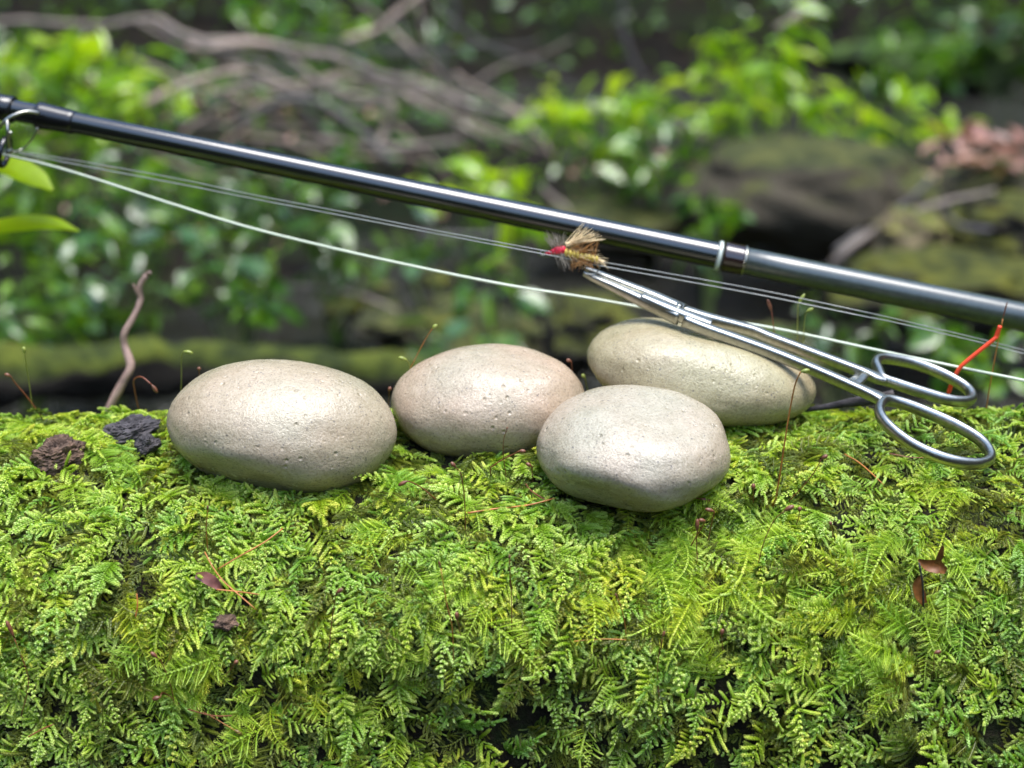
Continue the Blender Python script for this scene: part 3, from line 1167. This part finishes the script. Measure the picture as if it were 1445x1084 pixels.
stalk([(463, 935), (467, 890), (472, 850), (474, 838)], (484, 829), 'long dark stalk with brown capsule below the leftmost stone', 'seta_red', 'capsule_brown', 1.6)
stalk([(640, 930), (638, 885), (630, 850), (622, 802)], (619, 790), 'orange stalk in the moss below the pinkish stone', 'seta_orange', 'capsule_brown', 1.6, cs=.5)
stalk([(650, 900), (648, 885), (645, 875)], (644, 862), 'fat brown capsule low in the moss at the middle of the photo', 'seta_red', 'capsule_brown', 1.4)
stalk([(722, 890), (722, 850), (720, 815), (719, 790)], (719, 782), 'straight dark stalk standing in the middle of the moss face', 'seta_red', 'capsule_brown', 1.6, cs=.6)
stalk([(930, 985), (928, 940), (935, 900)], (938, 889), 'thin stalk low on the moss face under the front stone', 'seta_red', 'capsule_brown', 1.2, cs=.7)
stalk([(293, 775), (291, 745), (293, 720)], (293, 712), 'orange stalk under the leftmost stone', 'seta_orange', 'capsule_brown', 1.4, cs=.5)
stalk([(884, 900), (880, 870), (872, 845)], (868, 836), 'leaning orange stalk below the front stone', 'seta_orange', 'capsule_brown', 1.4, cs=.5)
stalk([(1092, 560), (1094, 490), (1089, 440)], (1083, 420), 'blurred stalk with brown capsule behind the forceps', 'seta_red', 'capsule_brown', 1.3, dy=.012)
stalk([(1124, 560), (1125, 480), (1126, 430)], (1136, 412), 'blurred stalk with a pale capsule behind the forceps, taller one', G, 'capsule_green', 1.3, dy=.012)
stalk([(1133, 560), (1134, 475), (1136, 448), (1138, 440)], (1148, 434), 'blurred stalk with a dark green capsule behind the forceps, shorter one', G, 'capsule_green', 1.3, dy=.012)
stalk([(1392, 575), (1403, 510), (1415, 450)], (1422, 422), 'tall orange stalk at far right crossing the rod', 'seta_orange', 'capsule_brown', 1.5, cs=.4)
stalk([(30, 1010), (40, 960), (20, 900)], (8, 872), 'red stalk leaning out at the lower left edge', 'seta_red', 'capsule_brown', 1.5)


def needle(pts, label, m='seta_orange', w=2.0, lift=.006):
    P = []
    for q in pts:
        h, n = on_log(*q)
        P.append(at(q[0], q[1], h.y - lift))
    n = 16
    o = MB().tube(spl(P, n), [w * .5 * mpp(.4)] * (n - 2) + [w * .4 * mpp(.4), w * .2 * mpp(.4)], 6).build('plant_fibre', M[m])
    return tag(o, label, 'fibre', 'dry fibres lying on the moss')


needle([(399, 746), (372, 766), (340, 784), (306, 804)], 'long orange fibre lying below the leftmost stone')
needle([(289, 779), (300, 800), (316, 821), (340, 842), (362, 861)], 'bent orange fibre crossing the reddish leaf scrap')
needle([(306, 832), (335, 835), (366, 839)], 'short orange fibre lying level beside the reddish leaf scrap')
needle([(193, 838), (194, 855), (191, 872)], 'short upright orange fibre at left in the moss')
needle([(660, 724), (700, 718), (745, 713), (784, 703)], 'brown fibre lying between the pinkish stone and front stone', w=2.4)
needle([(742, 683), (750, 693), (770, 706)], 'short red fibre left of the front stone', 'seta_red')
needle([(1192, 641), (1215, 655), (1247, 684)], 'orange fibre under the forceps ring')
needle([(1255, 640), (1290, 646), (1320, 644)], 'thin red fibre behind the front forceps ring', 'seta_red', 1.4)
needle([(265, 1001), (300, 1010), (328, 1010)], 'reddish fibre at the bottom left of the moss', 'seta_red', 1.6)
needle([(40, 1040), (58, 1030), (76, 1022)], 'brown fibre near the lower left corner', 'seta_red', 2.0)
needle([(810, 905), (850, 902), (884, 903)], 'pale fibre low in the moss under the front stone', 'seta_orange', 1.4)


def chunk(name, cx, cy, sx, sy, m, label, cat, seed, lift=.003, depth=.006, rot=0.0):
    h, n = on_log(cx, cy)
    c = at(cx, cy, h.y - lift)
    g_ = MB()
    NU, NV = 64, 40
    for j in range(NV + 1):
        th = math.pi * j / NV
        for i in range(NU):
            ph = 2 * math.pi * i / NU
            d = Vector((math.sin(th) * math.cos(ph), math.sin(th) * math.sin(ph), math.cos(th)))
            k_ = 1 + .42 * noise.noise(d * 1.7 + Vector((seed, 0, 0)))
            w_ = Vector((d.x * 3.0 + seed, d.y * 7, d.z * 9 + 1.5 * noise.noise(d * 3)))
            k_ += .30 * (.5 - abs(noise.noise(w_))) + .16 * (.4 - abs(noise.noise(w_ * 2.3))) + .07 * noise.noise(w_ * 5)
            q = Vector((d.x * sx * .5 * mpp(.43), d.y * depth, d.z * sy * .5 * mpp(.43))) * k_
            q = Euler((0, rot, 0)).to_matrix() @ q
            g_.v.append(q)
    for j in range(NV):
        for i in range(NU):
            i2 = (i + 1) % NU
            g_.f.append((j * NU + i, (j + 1) * NU + i, (j + 1) * NU + i2, j * NU + i2))
    o = g_.build(name, m, smooth=False)
    o.location = c
    return tag(o, label, cat)


chunk('bark_piece', 80, 646, 68, 44, M['bark_brown'], 'brown scrap of bark half sunk in moss at far left', 'bark', 3.3, .0065, .005, R(-22))
chunk('bark_piece', 182, 610, 76, 34, M['bark_grey'], 'dark grey crumbly bark lump left of the leftmost stone', 'bark', 8.1, .007, .007, R(-18))
chunk('bark_piece', 207, 628, 30, 24, M['bark_grey'], 'small grey bark chip just under the dark bark lump', 'bark', 5.7, .009, .003, R(-25))
chunk('bark_piece', 318, 878, 26, 16, M['bark_brown'], 'tiny brown bark crumb below the reddish leaf scrap', 'bark', 2.2, .003, .003)


def curled(name, pts, ws, m, label, cat, Yoff, cup=.35, n=14, parent=None, facing=Vector((0, -1, .3))):
    """a leaf blade along a pixel path, cupped across"""
    h, _ = on_log(pts[0][0], pts[0][1])
    P = spl([at(q[0], q[1], h.y - Yoff - (q[2] if len(q) > 2 else 0)) for q in pts], n)
    k_ = len(ws) - 1
    g_ = MB()
    for i, p in enumerate(P):
        t = (P[min(i + 1, n - 1)] - P[max(i - 1, 0)]).normalized()
        s = t.cross(facing).normalized()
        nn = s.cross(t)
        w = np.interp(i / (n - 1) * k_, range(k_ + 1), ws) * mpp(.4)
        for a in (-1, -.5, 0, .5, 1):
            g_.v.append(p + s * (w * a) + nn * (w * cup * a * a) + nn * (.0004 * noise.noise(p * 300 + Vector((a, 0, 0)))))
    for i in range(n - 1):
        for a in range(4):
            g_.f.append((i * 5 + a, i * 5 + a + 1, (i + 1) * 5 + a + 1, (i + 1) * 5 + a))
    if parent is not None:
        return part(g_, name, m, parent)
    o = g_.build(name, m)
    return tag(o, label, cat)


h, _ = on_log(1300, 850)
dl = thing('dead_leaf', h, 'curled brown dead leaf on a dark stalk standing in the moss at right', 'dead leaf')
part(MB().tube(spl([at(1303, 856, h.y - .004), at(1302, 825, h.y - .007), at(1297, 795, h.y - .009)], 8), .0003, 6), 'stalk', M['bark_grey'], dl)
curled('blade', [(1296, 790), (1308, 797), (1322, 800), (1335, 806)], [2, 8, 9, 4], M['dead_leaf'], '', '', .010, .5, parent=dl)
curled('blade', [(1322, 796, .001), (1326, 784, .002), (1330, 770, .003)], [3, 5, 2], M['dead_leaf'], '', '', .010, .5, parent=dl)
curled('blade', [(1300, 812), (1294, 825), (1298, 840), (1304, 852)], [3, 7, 8, 4], M['dead_leaf'], '', '', .007, .5, parent=dl)
curled('leaf_scrap', [(276, 812), (290, 815), (302, 822), (312, 832)], [4, 8, 8, 3], M['dead_red'], 'reddish scrap of dead leaf in the moss under the crossed fibres', 'dead leaf', .007, .2)
# grey twig behind the forceps
P = [at(1132, 579, .444), at(1160, 575, .443), at(1195, 569, .441), at(1240, 562, .438), at(1262, 556, .437)]
o = MB().tube(spl(P, 14), [.0007, .0008, .0009, .001, .0011, .0012, .0013, .0016, .0018, .0018, .0018, .0017, .0016, .0015], 8).build('twig', M['bark_grey'])
tag(o, 'short grey twig on the moss under the forceps shanks', 'twig')

# ------------------------------------------------------------------ beyond the log
def leaf_mesh(name, m, ratio=.45, tipk=1.0, fold=.18, bend=.2):
    """unit leaf along +Y, base at origin"""
    g_ = MB()
    st = [(0, .04), (.12, .5), (.3, .92), (.5, 1), (.7, .78), (.88, .38), (1, .02)]
    for u, w in st:
        z = -bend * u * u
        w *= ratio * .5
        g_.v += [Vector((-w, u, z + w * fold * 2)), Vector((0, u, z)), Vector((w, u, z + w * fold * 2))]
    for i in range(len(st) - 1):
        for a in range(2):
            g_.f.append((i * 3 + a, i * 3 + a + 1, (i + 1) * 3 + a + 1, (i + 1) * 3 + a))
    return g_.mesh(name, m)


LEAF = {}
for k_ in ('leaf_sunlit', 'leaf_mid', 'leaf_deep', 'leaf_lime', 'leaf_litter', 'leaf_yellow'):
    LEAF[k_] = [leaf_mesh('leaf', M[k_], rt, 1, fd, bd) for rt, fd, bd in ((.5, .15, .15), (.36, .25, .35), (.58, .1, .05), (.26, .2, .2))]


def ground_z(x, y):
    return max(terr(x, y), WATER_Z)


def plant(px, py, Y, rpx, rpy, nleaf, size, kind, label, cat='shrub', name='leafy_shrub', nb=7, stem='stem_green', base_px=None, group='leafy plants on the stream bank', dep=.8, sr=.004, hang=.3):
    """crown centre and half extents in photo pixels at distance Y; size = leaf length in m"""
    r = random.Random(int(px * 7 + py * 13))
    c = at(px, py, Y)
    rx, rz = rpx * mpp(Y), rpy * mpp(Y)
    ry = (rx + rz) / 2 * dep
    bx = at(base_px if base_px is not None else px, py, Y).x
    base = Vector((bx, Y, ground_z(bx, Y) - .01))
    t = thing(name, base, label, cat, group)
    g_ = MB()
    places = []
    nb = max(nb, nleaf // 6)
    for i in range(nb):
        while True:
            q = Vector((r.uniform(-1, 1), r.uniform(-1, 1), r.uniform(-1, 1)))
            if .25 < q.length < .95:
                break
        e = c + Vector((q.x * rx, q.y * ry, q.z * rz))
        mid = base.lerp(e, .5) + Vector((r.uniform(-.15, .15) * rx, r.uniform(-.1, .1) * ry, .12 * (e.z - base.z)))
        P = spl([base, mid, e], 12)
        g_.tube(P, [lerp(sr, sr * .2, k2 / 11) * (1 if i < 5 else .5) for k2 in range(12)], 5)
        places.append(P)
    part(g_, 'stem', M[stem], t)
    for cnt in range(nleaf):
        P = places[cnt % nb]
        u = r.uniform(.72, 1.0)
        k2 = min(10, int(u * 11))
        p = P[k2].lerp(P[k2 + 1], r.random()) + Vector((r.gauss(0, .35), r.gauss(0, .35), r.gauss(0, .25))) * size
        o = bpy.data.objects.new('leaf', r.choice(LEAF[kind]))
        COL.objects.link(o)
        o.parent = t
        s = size * r.uniform(.4, 1.3)
        o.scale = (s * r.uniform(.8, 1.2), s, s)
        o.location = p - base
        o.rotation_euler = (r.gauss(-hang, .45), r.gauss(0, .5), r.uniform(0, 2 * math.pi))
    return t


plant(110, 75, 2.3, 130, 85, 129, .050, 'leaf_sunlit', 'bright green leafy shrub in the upper left corner', base_px=60, nb=9)
plant(215, 110, 2.6, 60, 45, 29, .05, 'leaf_sunlit', 'small bright green sprig right of the upper left shrub', nb=4)
plant(60, 150, 2.0, 90, 50, 54, .042, 'leaf_mid', 'mid green plant just above the left end of the rod', nb=6)
plant(60, 290, 1.75, 100, 90, 102, .038, 'leaf_mid', 'dense green plant at the left edge under the fly line', nb=8)
plant(200, 270, 1.95, 110, 70, 102, .036, 'leaf_mid', 'green plant behind the fly line left of the tangle', nb=8)
plant(330, 260, 2.1, 100, 80, 95, .036, 'leaf_deep', 'darker green plant left of the middle between rod and fly line', nb=8)
plant(150, 400, 1.6, 130, 75, 108, .034, 'leaf_deep', 'low dark green plant behind the pinkish twig', nb=8)
plant(330, 385, 1.75, 110, 80, 95, .036, 'leaf_mid', 'green plant right of the pinkish twig above the leftmost stone', nb=8)
plant(30, 430, 1.5, 90, 70, 74, .032, 'leaf_mid', 'low green plant at the left edge above the mossy log', nb=7)
plant(470, 370, 1.9, 80, 75, 48, .042, 'leaf_deep', 'sparse dark plant above the gap of the two left stones', nb=6)
plant(460, 240, 2.5, 80, 50, 51, .045, 'leaf_mid', 'green sprigs just below the branch tangle', nb=6)
plant(660, 225, 2.4, 90, 45, 40, .055, 'leaf_sunlit', 'bright green plant hanging over the middle of the rod', nb=6)
plant(735, 250, 2.0, 30, 45, 8, .062, 'leaf_sunlit', 'drooping bright leaves just above the fly', nb=3, hang=.8)
plant(620, 330, 1.9, 100, 45, 34, .045, 'leaf_deep', 'dark leafy plant behind the leader in the middle', nb=6)
plant(700, 395, 1.7, 60, 35, 16, .04, 'leaf_mid', 'small green sprig below the fly', nb=4)
plant(850, 130, 2.6, 130, 50, 90, .055, 'leaf_sunlit', 'bright sprays of leaves left of the tall shrub', nb=8)
plant(1065, 70, 2.4, 100, 110, 150, .050, 'leaf_sunlit', 'tall bright green shrub right of the middle at the top', nb=10, base_px=1000)
plant(920, 190, 2.5, 105, 60, 93, .050, 'leaf_mid', 'green leafy shrub above the rod joint', nb=8)
plant(1005, 290, 1.95, 35, 45, 36, .045, 'leaf_mid', 'leafy sprig in front of the dark boulder', nb=4, hang=.6)
plant(1150, 120, 2.5, 60, 24, 27, .05, 'leaf_sunlit', 'bright sprig beside the tall shrub on its right', nb=4)
plant(1285, 150, 2.9, 80, 45, 63, .052, 'leaf_sunlit', 'bright green shrub above the dark boulder on the right', nb=7)
plant(1230, 185, 2.95, 60, 25, 39, .045, 'leaf_mid', 'low green sprigs on top of the dark boulder', nb=5)
plant(1200, 450, 1.5, 110, 35, 39, .035, 'leaf_deep', 'low bluish green plant behind the forceps shanks', nb=6)
plant(1370, 480, 1.35, 90, 50, 54, .032, 'leaf_mid', 'green plant behind the orange cord', nb=6)
plant(660, 480, 1.5, 120, 30, 26, .036, 'leaf_deep', 'dark low plant behind the pinkish stone', nb=6)
plant(1400, 50, 7.5, 90, 60, 90, .16, 'leaf_deep', 'dark bush on the far bank in the upper right corner', nb=6)
plant(420, 20, 5.0, 130, 70, 95, .1, 'leaf_mid', 'green bush behind the branch tangle at the top', nb=7)
plant(560, 60, 6.0, 110, 70, 45, .11, 'leaf_deep', 'dark bush at the top between the tangle and the bank', nb=6)
plant(1290, 75, 7.0, 110, 34, 90, .12, 'leaf_mid', 'green ferny bush across the stream at upper right', nb=6)

# lime blades coming in from the left
lp = thing('young_plant', Vector((-.235, .60, ground_z(-.235, .6))), 'young plant with two lime green blades reaching in at the left edge', 'plant')
part(MB().tube(spl([Vector((-.235, .60, ground_z(-.235, .6))), at(-90, 420, .60), at(-60, 330, .60), at(-40, 235, .60)], 12), .0015, 6), 'stem', M['stem_green'], lp)


def blade(pts, ws):
    n = 16
    P = spl([at(*q) for q in pts], n)
    g_ = MB()
    for i, p in enumerate(P):
        t = (P[min(i + 1, n - 1)] - P[max(i - 1, 0)]).normalized()
        s = t.cross(Vector((.2, -.9, .45))).normalized()
        w = np.interp(i / (n - 1) * (len(ws) - 1), range(len(ws)), ws) * mpp(.6)
        nn = s.cross(t)
        for a in (-1, 0, 1):
            g_.v.append(p + s * (w * a) + nn * (-w * .35 * abs(a)))
    for i in range(n - 1):
        for a in range(2):
            g_.f.append((i * 3 + a, i * 3 + a + 1, (i + 1) * 3 + a + 1, (i + 1) * 3 + a))
    return part(g_, 'leaf', M['leaf_lime'], lp)


blade([(-62, 335, .60), (-20, 322, .6), (30, 313, .59), (75, 314, .585), (112, 326, .58)], [3, 10, 12, 9, 1])
blade([(-45, 230, .60), (-10, 226, .6), (25, 236, .59), (52, 250, .585), (74, 268, .58)], [3, 13, 16, 13, 2])


def branch(pts, rpx, m, label, group='fallen branches over the stream', name='fallen_branch', cat='branch', n=26):
    P = spl([at(*q) for q in pts], n)
    for i in range(n):
        P[i] = P[i] + Vector((noise.noise(P[i] * 6), 0, noise.noise(P[i] * 6 + Vector((9, 0, 0))))) * .03
    rpx = [q * .62 for q in rpx]
    k_ = len(rpx) - 1
    rr = [np.interp(i / (n - 1) * k_, range(k_ + 1), rpx) * mpp(P[i].y) * (1 + .35 * noise.noise(P[i] * 18)) for i in range(n)]
    o = MB().tube(P, rr, 9).build(name, m)
    return tag(o, label, cat, group)


TG, TT, TD = M['twig_grey'], M['twig_tan'], M['twig_dark']
branch([(-60, 45, 3.2), (60, 36, 3.2), (200, 24, 3.2), (270, 48, 3.1), (350, 58, 3.1), (440, 76, 3.0), (540, 105, 3.0), (640, 140, 2.9), (740, 158, 2.9), (900, 160, 2.9), (1010, 205, 2.9)], [6, 7, 9, 11, 11, 11, 10, 9, 8, 7, 6], TG,
       'long grey fallen branch running across the top left to the middle')
branch([(260, 52, 3.05), (330, 60, 3.05), (400, 64, 3.05), (440, 85, 3.0)], [8, 10, 10, 6], TT, 'pale tan stretch of peeled branch at the top of the tangle')
branch([(190, 150, 2.7), (250, 128, 2.7), (340, 100, 2.7)], [9, 10, 7], TT, 'pale tan broken branch pointing up right in the left of the tangle')
branch([(480, 55, 4.0), (530, 35, 4.0), (610, -15, 4.0)], [9, 9, 8], TT, 'pale branch rising to the top edge left of the middle')
branch([(400, 80, 3.2), (480, 130, 3.2), (545, 155, 3.1), (545, 195, 3.1), (520, 215, 3.0)], [9, 9, 9, 9, 6], TG, 'grey branch hooking down at the right of the tangle')
branch([(320, 90, 3.3), (420, 125, 3.2), (500, 110, 3.2), (600, 165, 3.1), (680, 190, 3.0)], [7, 8, 7, 7, 5], TG, 'grey branch lying through the middle of the tangle')
branch([(340, 190, 2.9), (420, 150, 2.9), (490, 165, 2.9), (560, 225, 2.8)], [8, 9, 9, 7], TD, 'dark branch low in the tangle')
branch([(420, 195, 3.0), (520, 200, 2.9), (640, 190, 2.9)], [6, 8, 6], TG, 'level grey stick at the foot of the tangle')
branch([(300, 170, 3.0), (360, 120, 3.0), (430, 165, 3.0), (470, 215, 3.0)], [6, 7, 7, 5], TD, 'dark arched stick at the left of the tangle')
branch([(560, 20, 4.5), (585, 70, 4.5), (590, 110, 4.5)], [5, 5, 4], TD, 'thin dark stick hanging above the tangle')
branch([(640, -10, 5.5), (645, 30, 5.5), (625, 80, 5.5), (612, 120, 5.5)], [7, 7, 6, 4], TD, 'dark curved stem before the far bank')
branch([(870, -20, 6), (885, 60, 6), (905, 110, 6)], [7, 7, 6], TD, 'leaning dark stem on the far bank at the top middle')
branch([(1150, -20, 2.6), (1125, 25, 2.55), (1095, 50, 2.5)], [8, 8, 6], TG, 'slanting stem inside the tall bright shrub')
branch([(760, 250, 2.6), (800, 290, 2.5), (830, 320, 2.4)], [5, 6, 6], TG, 'thin grey stick behind the rod left of the fly')
branch([(1185, 375, 1.9), (1215, 345, 1.9), (1280, 300, 1.95), (1330, 275, 2.0), (1400, 262, 2.0)], [9, 9, 8, 8, 5], TG, 'grey forked driftwood limb in front of the dark boulder', n=24)
branch([(1190, 365, 2.0), (1235, 310, 2.05), (1300, 240, 2.1)], [7, 7, 6], TD, 'straight dark limb rising beside the forked driftwood')
branch([(1310, 275, 2.1), (1335, 310, 2.1), (1380, 328, 2.1)], [7, 8, 7], TD, 'dark crooked limb right of the forked driftwood')
branch([(1130, 320, 2.2), (1145, 300, 2.2), (1180, 285, 2.2), (1195, 330, 2.1), (1190, 360, 2.1)], [5, 6, 6, 6, 5], TD, 'dark looping root under the boulder')
branch([(380, 395, 1.9), (470, 400, 1.9), (560, 430, 1.8)], [5, 6, 4], TG, 'grey stick above the water left of the middle')
branch([(478, 465, 1.5), (500, 420, 1.5), (523, 378, 1.5)], [3, 4, 3], M['stem_green'], 'pale green stem leaning right above the leftmost stone', name='green_reed', cat='reed')
branch([(600, 330, 2.1), (700, 345, 2.1), (780, 320, 2.1)], [6, 7, 5], TD, 'dark stick behind the leader lines')
r = random.Random(21)
for i in range(30):   # thin brush caught in the tangle
    cx, cy, a, L_ = r.uniform(280, 720), r.uniform(60, 230), r.gauss(.35, .5), r.uniform(60, 150)
    Y = r.uniform(2.7, 3.4)
    dx, dy_ = math.cos(a) * L_, math.sin(a) * L_
    branch([(cx - dx, cy - dy_, Y), (cx + r.uniform(-15, 15), cy + r.uniform(-12, 12), Y), (cx + dx, cy + dy_, Y + r.uniform(-.2, .2))], [3.5, 4, 1.5], r.choice([TG, TT, TD]),
           'thin stick of brush caught in the branch tangle', 'thin brush in the tangle', 'stick', 'stick', n=14)
# pinkish twig rising behind the log
P = spl([at(140, 600, .505), at(158, 570, .505), at(176, 535, .505), at(184, 515, .507), at(176, 488, .51), at(176, 470, .51), at(188, 448, .512), at(199, 425, .515), at(197, 404, .515), at(207, 388, .515)], 30)
n = 30
o = MB().tube([p + Vector((noise.noise(p * 90), 0, noise.noise(p * 90 + Vector((4, 0, 0))))) * .0009 for p in P], [lerp(6.6, 3.6, i / 29) * mpp(.505) * (1 + .22 * noise.noise(P[i] * 190) + .15 * max(0, noise.noise(P[i] * 70))) for i in range(n)], 10)
o.tube(spl([P[23], at(191, 408, .514), at(188, 401, .513)], 6), [3.2 * mpp(.51), 3 * mpp(.51), 2.6 * mpp(.51), 2.2 * mpp(.51), 1.6 * mpp(.51), .8 * mpp(.51)], 8)
o.tube(spl([P[29], at(211, 384, .514), at(213, 387, .513)], 5), [3.6 * mpp(.51), 3 * mpp(.51), 2.4 * mpp(.51), 1.6 * mpp(.51), .7 * mpp(.51)], 8)
o = o.build('twig', M['twig_pink'])
tag(o, 'crooked pinkish twig standing up behind the log at left', 'twig')


def boulder(px0, px1, py0, py1, Y, dep, seed, m, label, cat='rock', name='boulder', rough=.34, group='rocks in the stream'):
    c = at((px0 + px1) / 2, (py0 + py1) / 2, Y)
    a, h_ = (px1 - px0) / 2 * mpp(Y), (py1 - py0) / 2 * mpp(Y)
    g_ = MB()
    NU, NV = 72, 40
    for j in range(NV + 1):
        th = math.pi * j / NV
        for i in range(NU):
            ph = 2 * math.pi * i / NU
            d = Vector((math.sin(th) * math.cos(ph), math.sin(th) * math.sin(ph), math.cos(th)))
            q = Vector([math.copysign(abs(t) ** .92, t) for t in d])
            k2 = 1 + rough * noise.noise(d * 1.6 + Vector((seed, 0, 0))) + rough * .5 * noise.noise(d * 4 + Vector((0, seed, 0))) + rough * .2 * noise.noise(d * 12 + Vector((0, 0, seed)))
            g_.v.append(Vector((q.x * a, q.y * dep, q.z * h_)) * k2)
    for j in range(NV):
        for i in range(NU):
            i2 = (i + 1) % NU
            g_.f.append((j * NU + i, (j + 1) * NU + i, (j + 1) * NU + i2, j * NU + i2))
    o = g_.build(name, m)
    o.location = c
    return tag(o, label, cat, group)


mr_dark = mossy_rock_mat('dark_boulder', (.085, .07, .045), (.07, .08, .022), .2, 9)
mr_moss = mossy_rock_mat('mossy_boulder', (.06, .05, .035), (.085, .095, .014), .36, 12)
mr_green = mossy_rock_mat('green_mossy_log', (.03, .025, .018), (.075, .10, .012), .55, 14)
mr_tan = mossy_rock_mat('tan_rock', (.30, .23, .13), (.16, .17, .04), .18, 16)
boulder(970, 1305, 195, 360, 2.25, .22, 2.2, mr_dark, 'big dark boulder behind the right half of the rod', rough=.13)
boulder(1180, 1520, 365, 470, 1.75, .12, 4.4, mr_moss, 'yellow mossy rock along the right edge just above the rod')
boulder(1235, 1335, 300, 375, 1.9, .07, 6.1, mr_tan, 'small tan rock lit on top behind the driftwood limb')
boulder(1340, 1520, 280, 360, 2.2, .12, 7.9, mr_moss, 'mossy rock at the right edge below the fallen leaves')
boulder(1030, 1200, 305, 370, 2.2, .1, 9.3, mr_moss, 'low mossy rock in the shade under the dark boulder')
boulder(1320, 1560, 225, 300, 2.6, .2, 11.2, mr_dark, 'flat dark rock carrying the pinkish fallen leaves')
boulder(770, 900, 420, 520, 1.6, .08, 13.5, mr_moss, 'mossy rock above the gap between pinkish and rear stones')
boulder(540, 760, 440, 530, 1.75, .1, 15.1, mr_dark, 'dark wet rock in the water behind the pinkish stone')
boulder(990, 1160, 470, 560, 1.5, .09, 17.7, mr_dark, 'dark wet rock behind the rear stone')
boulder(760, 960, 290, 360, 2.5, .12, 19.1, mr_dark, 'dark rock behind the rod and the fly')
boulder(1180, 1420, 60, 130, 8.0, .5, 21.7, mossy_rock_mat('mossy_bank_rock', (.05, .05, .03), (.06, .11, .02), .6, 3), 'mossy green boulder on the far bank at upper right')
r = random.Random(33)
for i in range(12):
    px_, py_ = r.uniform(420, 800), r.uniform(360, 470)
    w = r.uniform(14, 40)
    boulder(px_ - w, px_ + w, py_ - w * .4, py_ + w * .5, lerp(2.3, 1.65, (py_ - 360) / 110), .04, 30 + i * 1.7, r.choice([mr_dark, mr_dark, mr_moss]), 'small wet rock in the shallow water behind the stones', group='small wet rocks in the shallow water')
# mossy log behind
P = spl([at(-260, 545, 1.15), at(0, 532, 1.2), at(170, 520, 1.25), at(350, 520, 1.3), at(520, 530, 1.35), at(760, 535, 1.45)], 30)
g_ = MB()
g_.tube(P, [lerp(.030, .018, i / 29) * (1 + .45 * noise.noise(P[i] * 9)) for i in range(30)], 22)
g_.v = [q + Vector((0, noise.noise(q * 30), noise.noise(q * 30 + Vector((3, 0, 0))))) * .011 for q in g_.v]
tag(g_.build('mossy_log', mr_green), 'green mossy log lying behind the leftmost stone', 'log')

# fallen leaves on the flat rock at the right
r = random.Random(3)
lab = ['large pinkish fallen leaf on the flat rock at the right edge', 'yellow fallen leaf lying along the front of the flat rock']
for i in range(34):
    px_, py_ = r.uniform(1335, 1450), r.uniform(194, 238)
    kind = 'leaf_litter'
    if i == 0:
        px_, py_ = 1410, 200
    if i == 1:
        px_, py_, kind = 1330, 256, 'leaf_yellow'
    o = link('fallen_leaf', r.choice(LEAF[kind]))
    s = .055 * r.uniform(.6, 1.2) if i > 1 else .085
    o.scale = (s, s, s)
    o.location = at(px_, py_, 2.45 + r.uniform(-.05, .1))
    o.rotation_euler = (r.gauss(.3, .4), r.gauss(0, .4), r.uniform(0, 6.28)) if i > 1 else (.2, -.3, 1.5)
    tag(o, lab[i] if i < 2 else 'small pinkish dead leaf in the pile on the flat rock at right', 'dead leaf', 'fallen leaves on the flat rock' if i > 1 else None)

# undergrowth on the far bank and loose leaves on the ground: uncountable
def leaf_mass(name, m, n, region, size, label, seed, zoff=(0, .25)):
    r = np.random.default_rng(seed)
    V, F = [], []
    for i in range(n):
        x = r.uniform(region[0], region[1])
        y = r.uniform(region[2], region[3])
        z0 = terr(x, y)
        if z0 < WATER_Z + .01:
            continue
        z = z0 + r.uniform(*zoff)
        s = size * r.uniform(.5, 1.3)
        rot = Euler((r.normal(-.3, .5), r.normal(0, .5), r.uniform(0, 6.28))).to_matrix()
        b0 = len(V)
        for q in ((0, 0, 0), (-.25, .45, .05), (0, 1, -.15), (.25, .45, .05), (0, .5, 0)):
            V.append(rot @ (Vector(q) * s) + Vector((x, y, z)))
        F += [(b0, b0 + 4, b0 + 1), (b0 + 1, b0 + 4, b0 + 2), (b0 + 2, b0 + 4, b0 + 3), (b0 + 3, b0 + 4, b0)]
    g_ = MB()
    g_.v, g_.f = V, F
    o = g_.build(name, m)
    return tag(o, label, name.replace('_', ' '), kind='stuff')


leaf_mass('undergrowth', M['leaf_deep'], 9000, (-7, 7, 9, 16), .13, 'dark green undergrowth covering the far bank', 1, (0, .5))
leaf_mass('ground_cover', M['leaf_mid'], 5000, (-2.6, .3, 1.1, 5.2), .04, 'low green leaves covering the left bank', 2, (0, .14))
leaf_mass('leaf_litter', M['leaf_litter'], 1400, (-3, 3.5, 2.4, 5.2), .04, 'brown and pinkish dead leaves strewn over the gravel bar', 3, (0, .015))


def woodland():
    """the wood round the ravine: too many leaves to count"""
    r = np.random.default_rng(11)
    V, F = [], []
    cl = []
    for i in range(420):
        a = r.uniform(0, 2 * math.pi)
        d = r.uniform(15, 24)
        z = r.uniform(2.5, 17)
        if math.sin(a) < -.35 and z > 5:   # made-up gap behind the camera, lets sky light reach the stone fronts
            continue
        cl.append((d * math.cos(a), 3 + d * math.sin(a), z, r.uniform(1.2, 2.6)))
    for (cx, cy, cz, rad) in cl:
        k_ = int(70 * rad)
        P = r.normal(0, .5, (k_, 3)) * rad
        for q in P:
            s_ = r.uniform(.25, .6)
            rot = Euler((r.normal(-.4, .5), r.normal(0, .5), r.uniform(0, 6.28))).to_matrix()
            b0 = len(V)
            o = Vector((cx + q[0], cy + q[1], cz + q[2] * .7))
            for w in ((0, 0, 0), (-.35, .5, .08), (0, 1, -.2), (.35, .5, .08)):
                V.append(rot @ (Vector(w) * s_) + o)
            F.append((b0, b0 + 1, b0 + 2, b0 + 3))
    g_ = MB()
    g_.v, g_.f = V, F
    tag(g_.build('woodland', M['leaf_deep']), 'leafy wood on the slopes round the stream', 'wood', kind='stuff')


woodland()
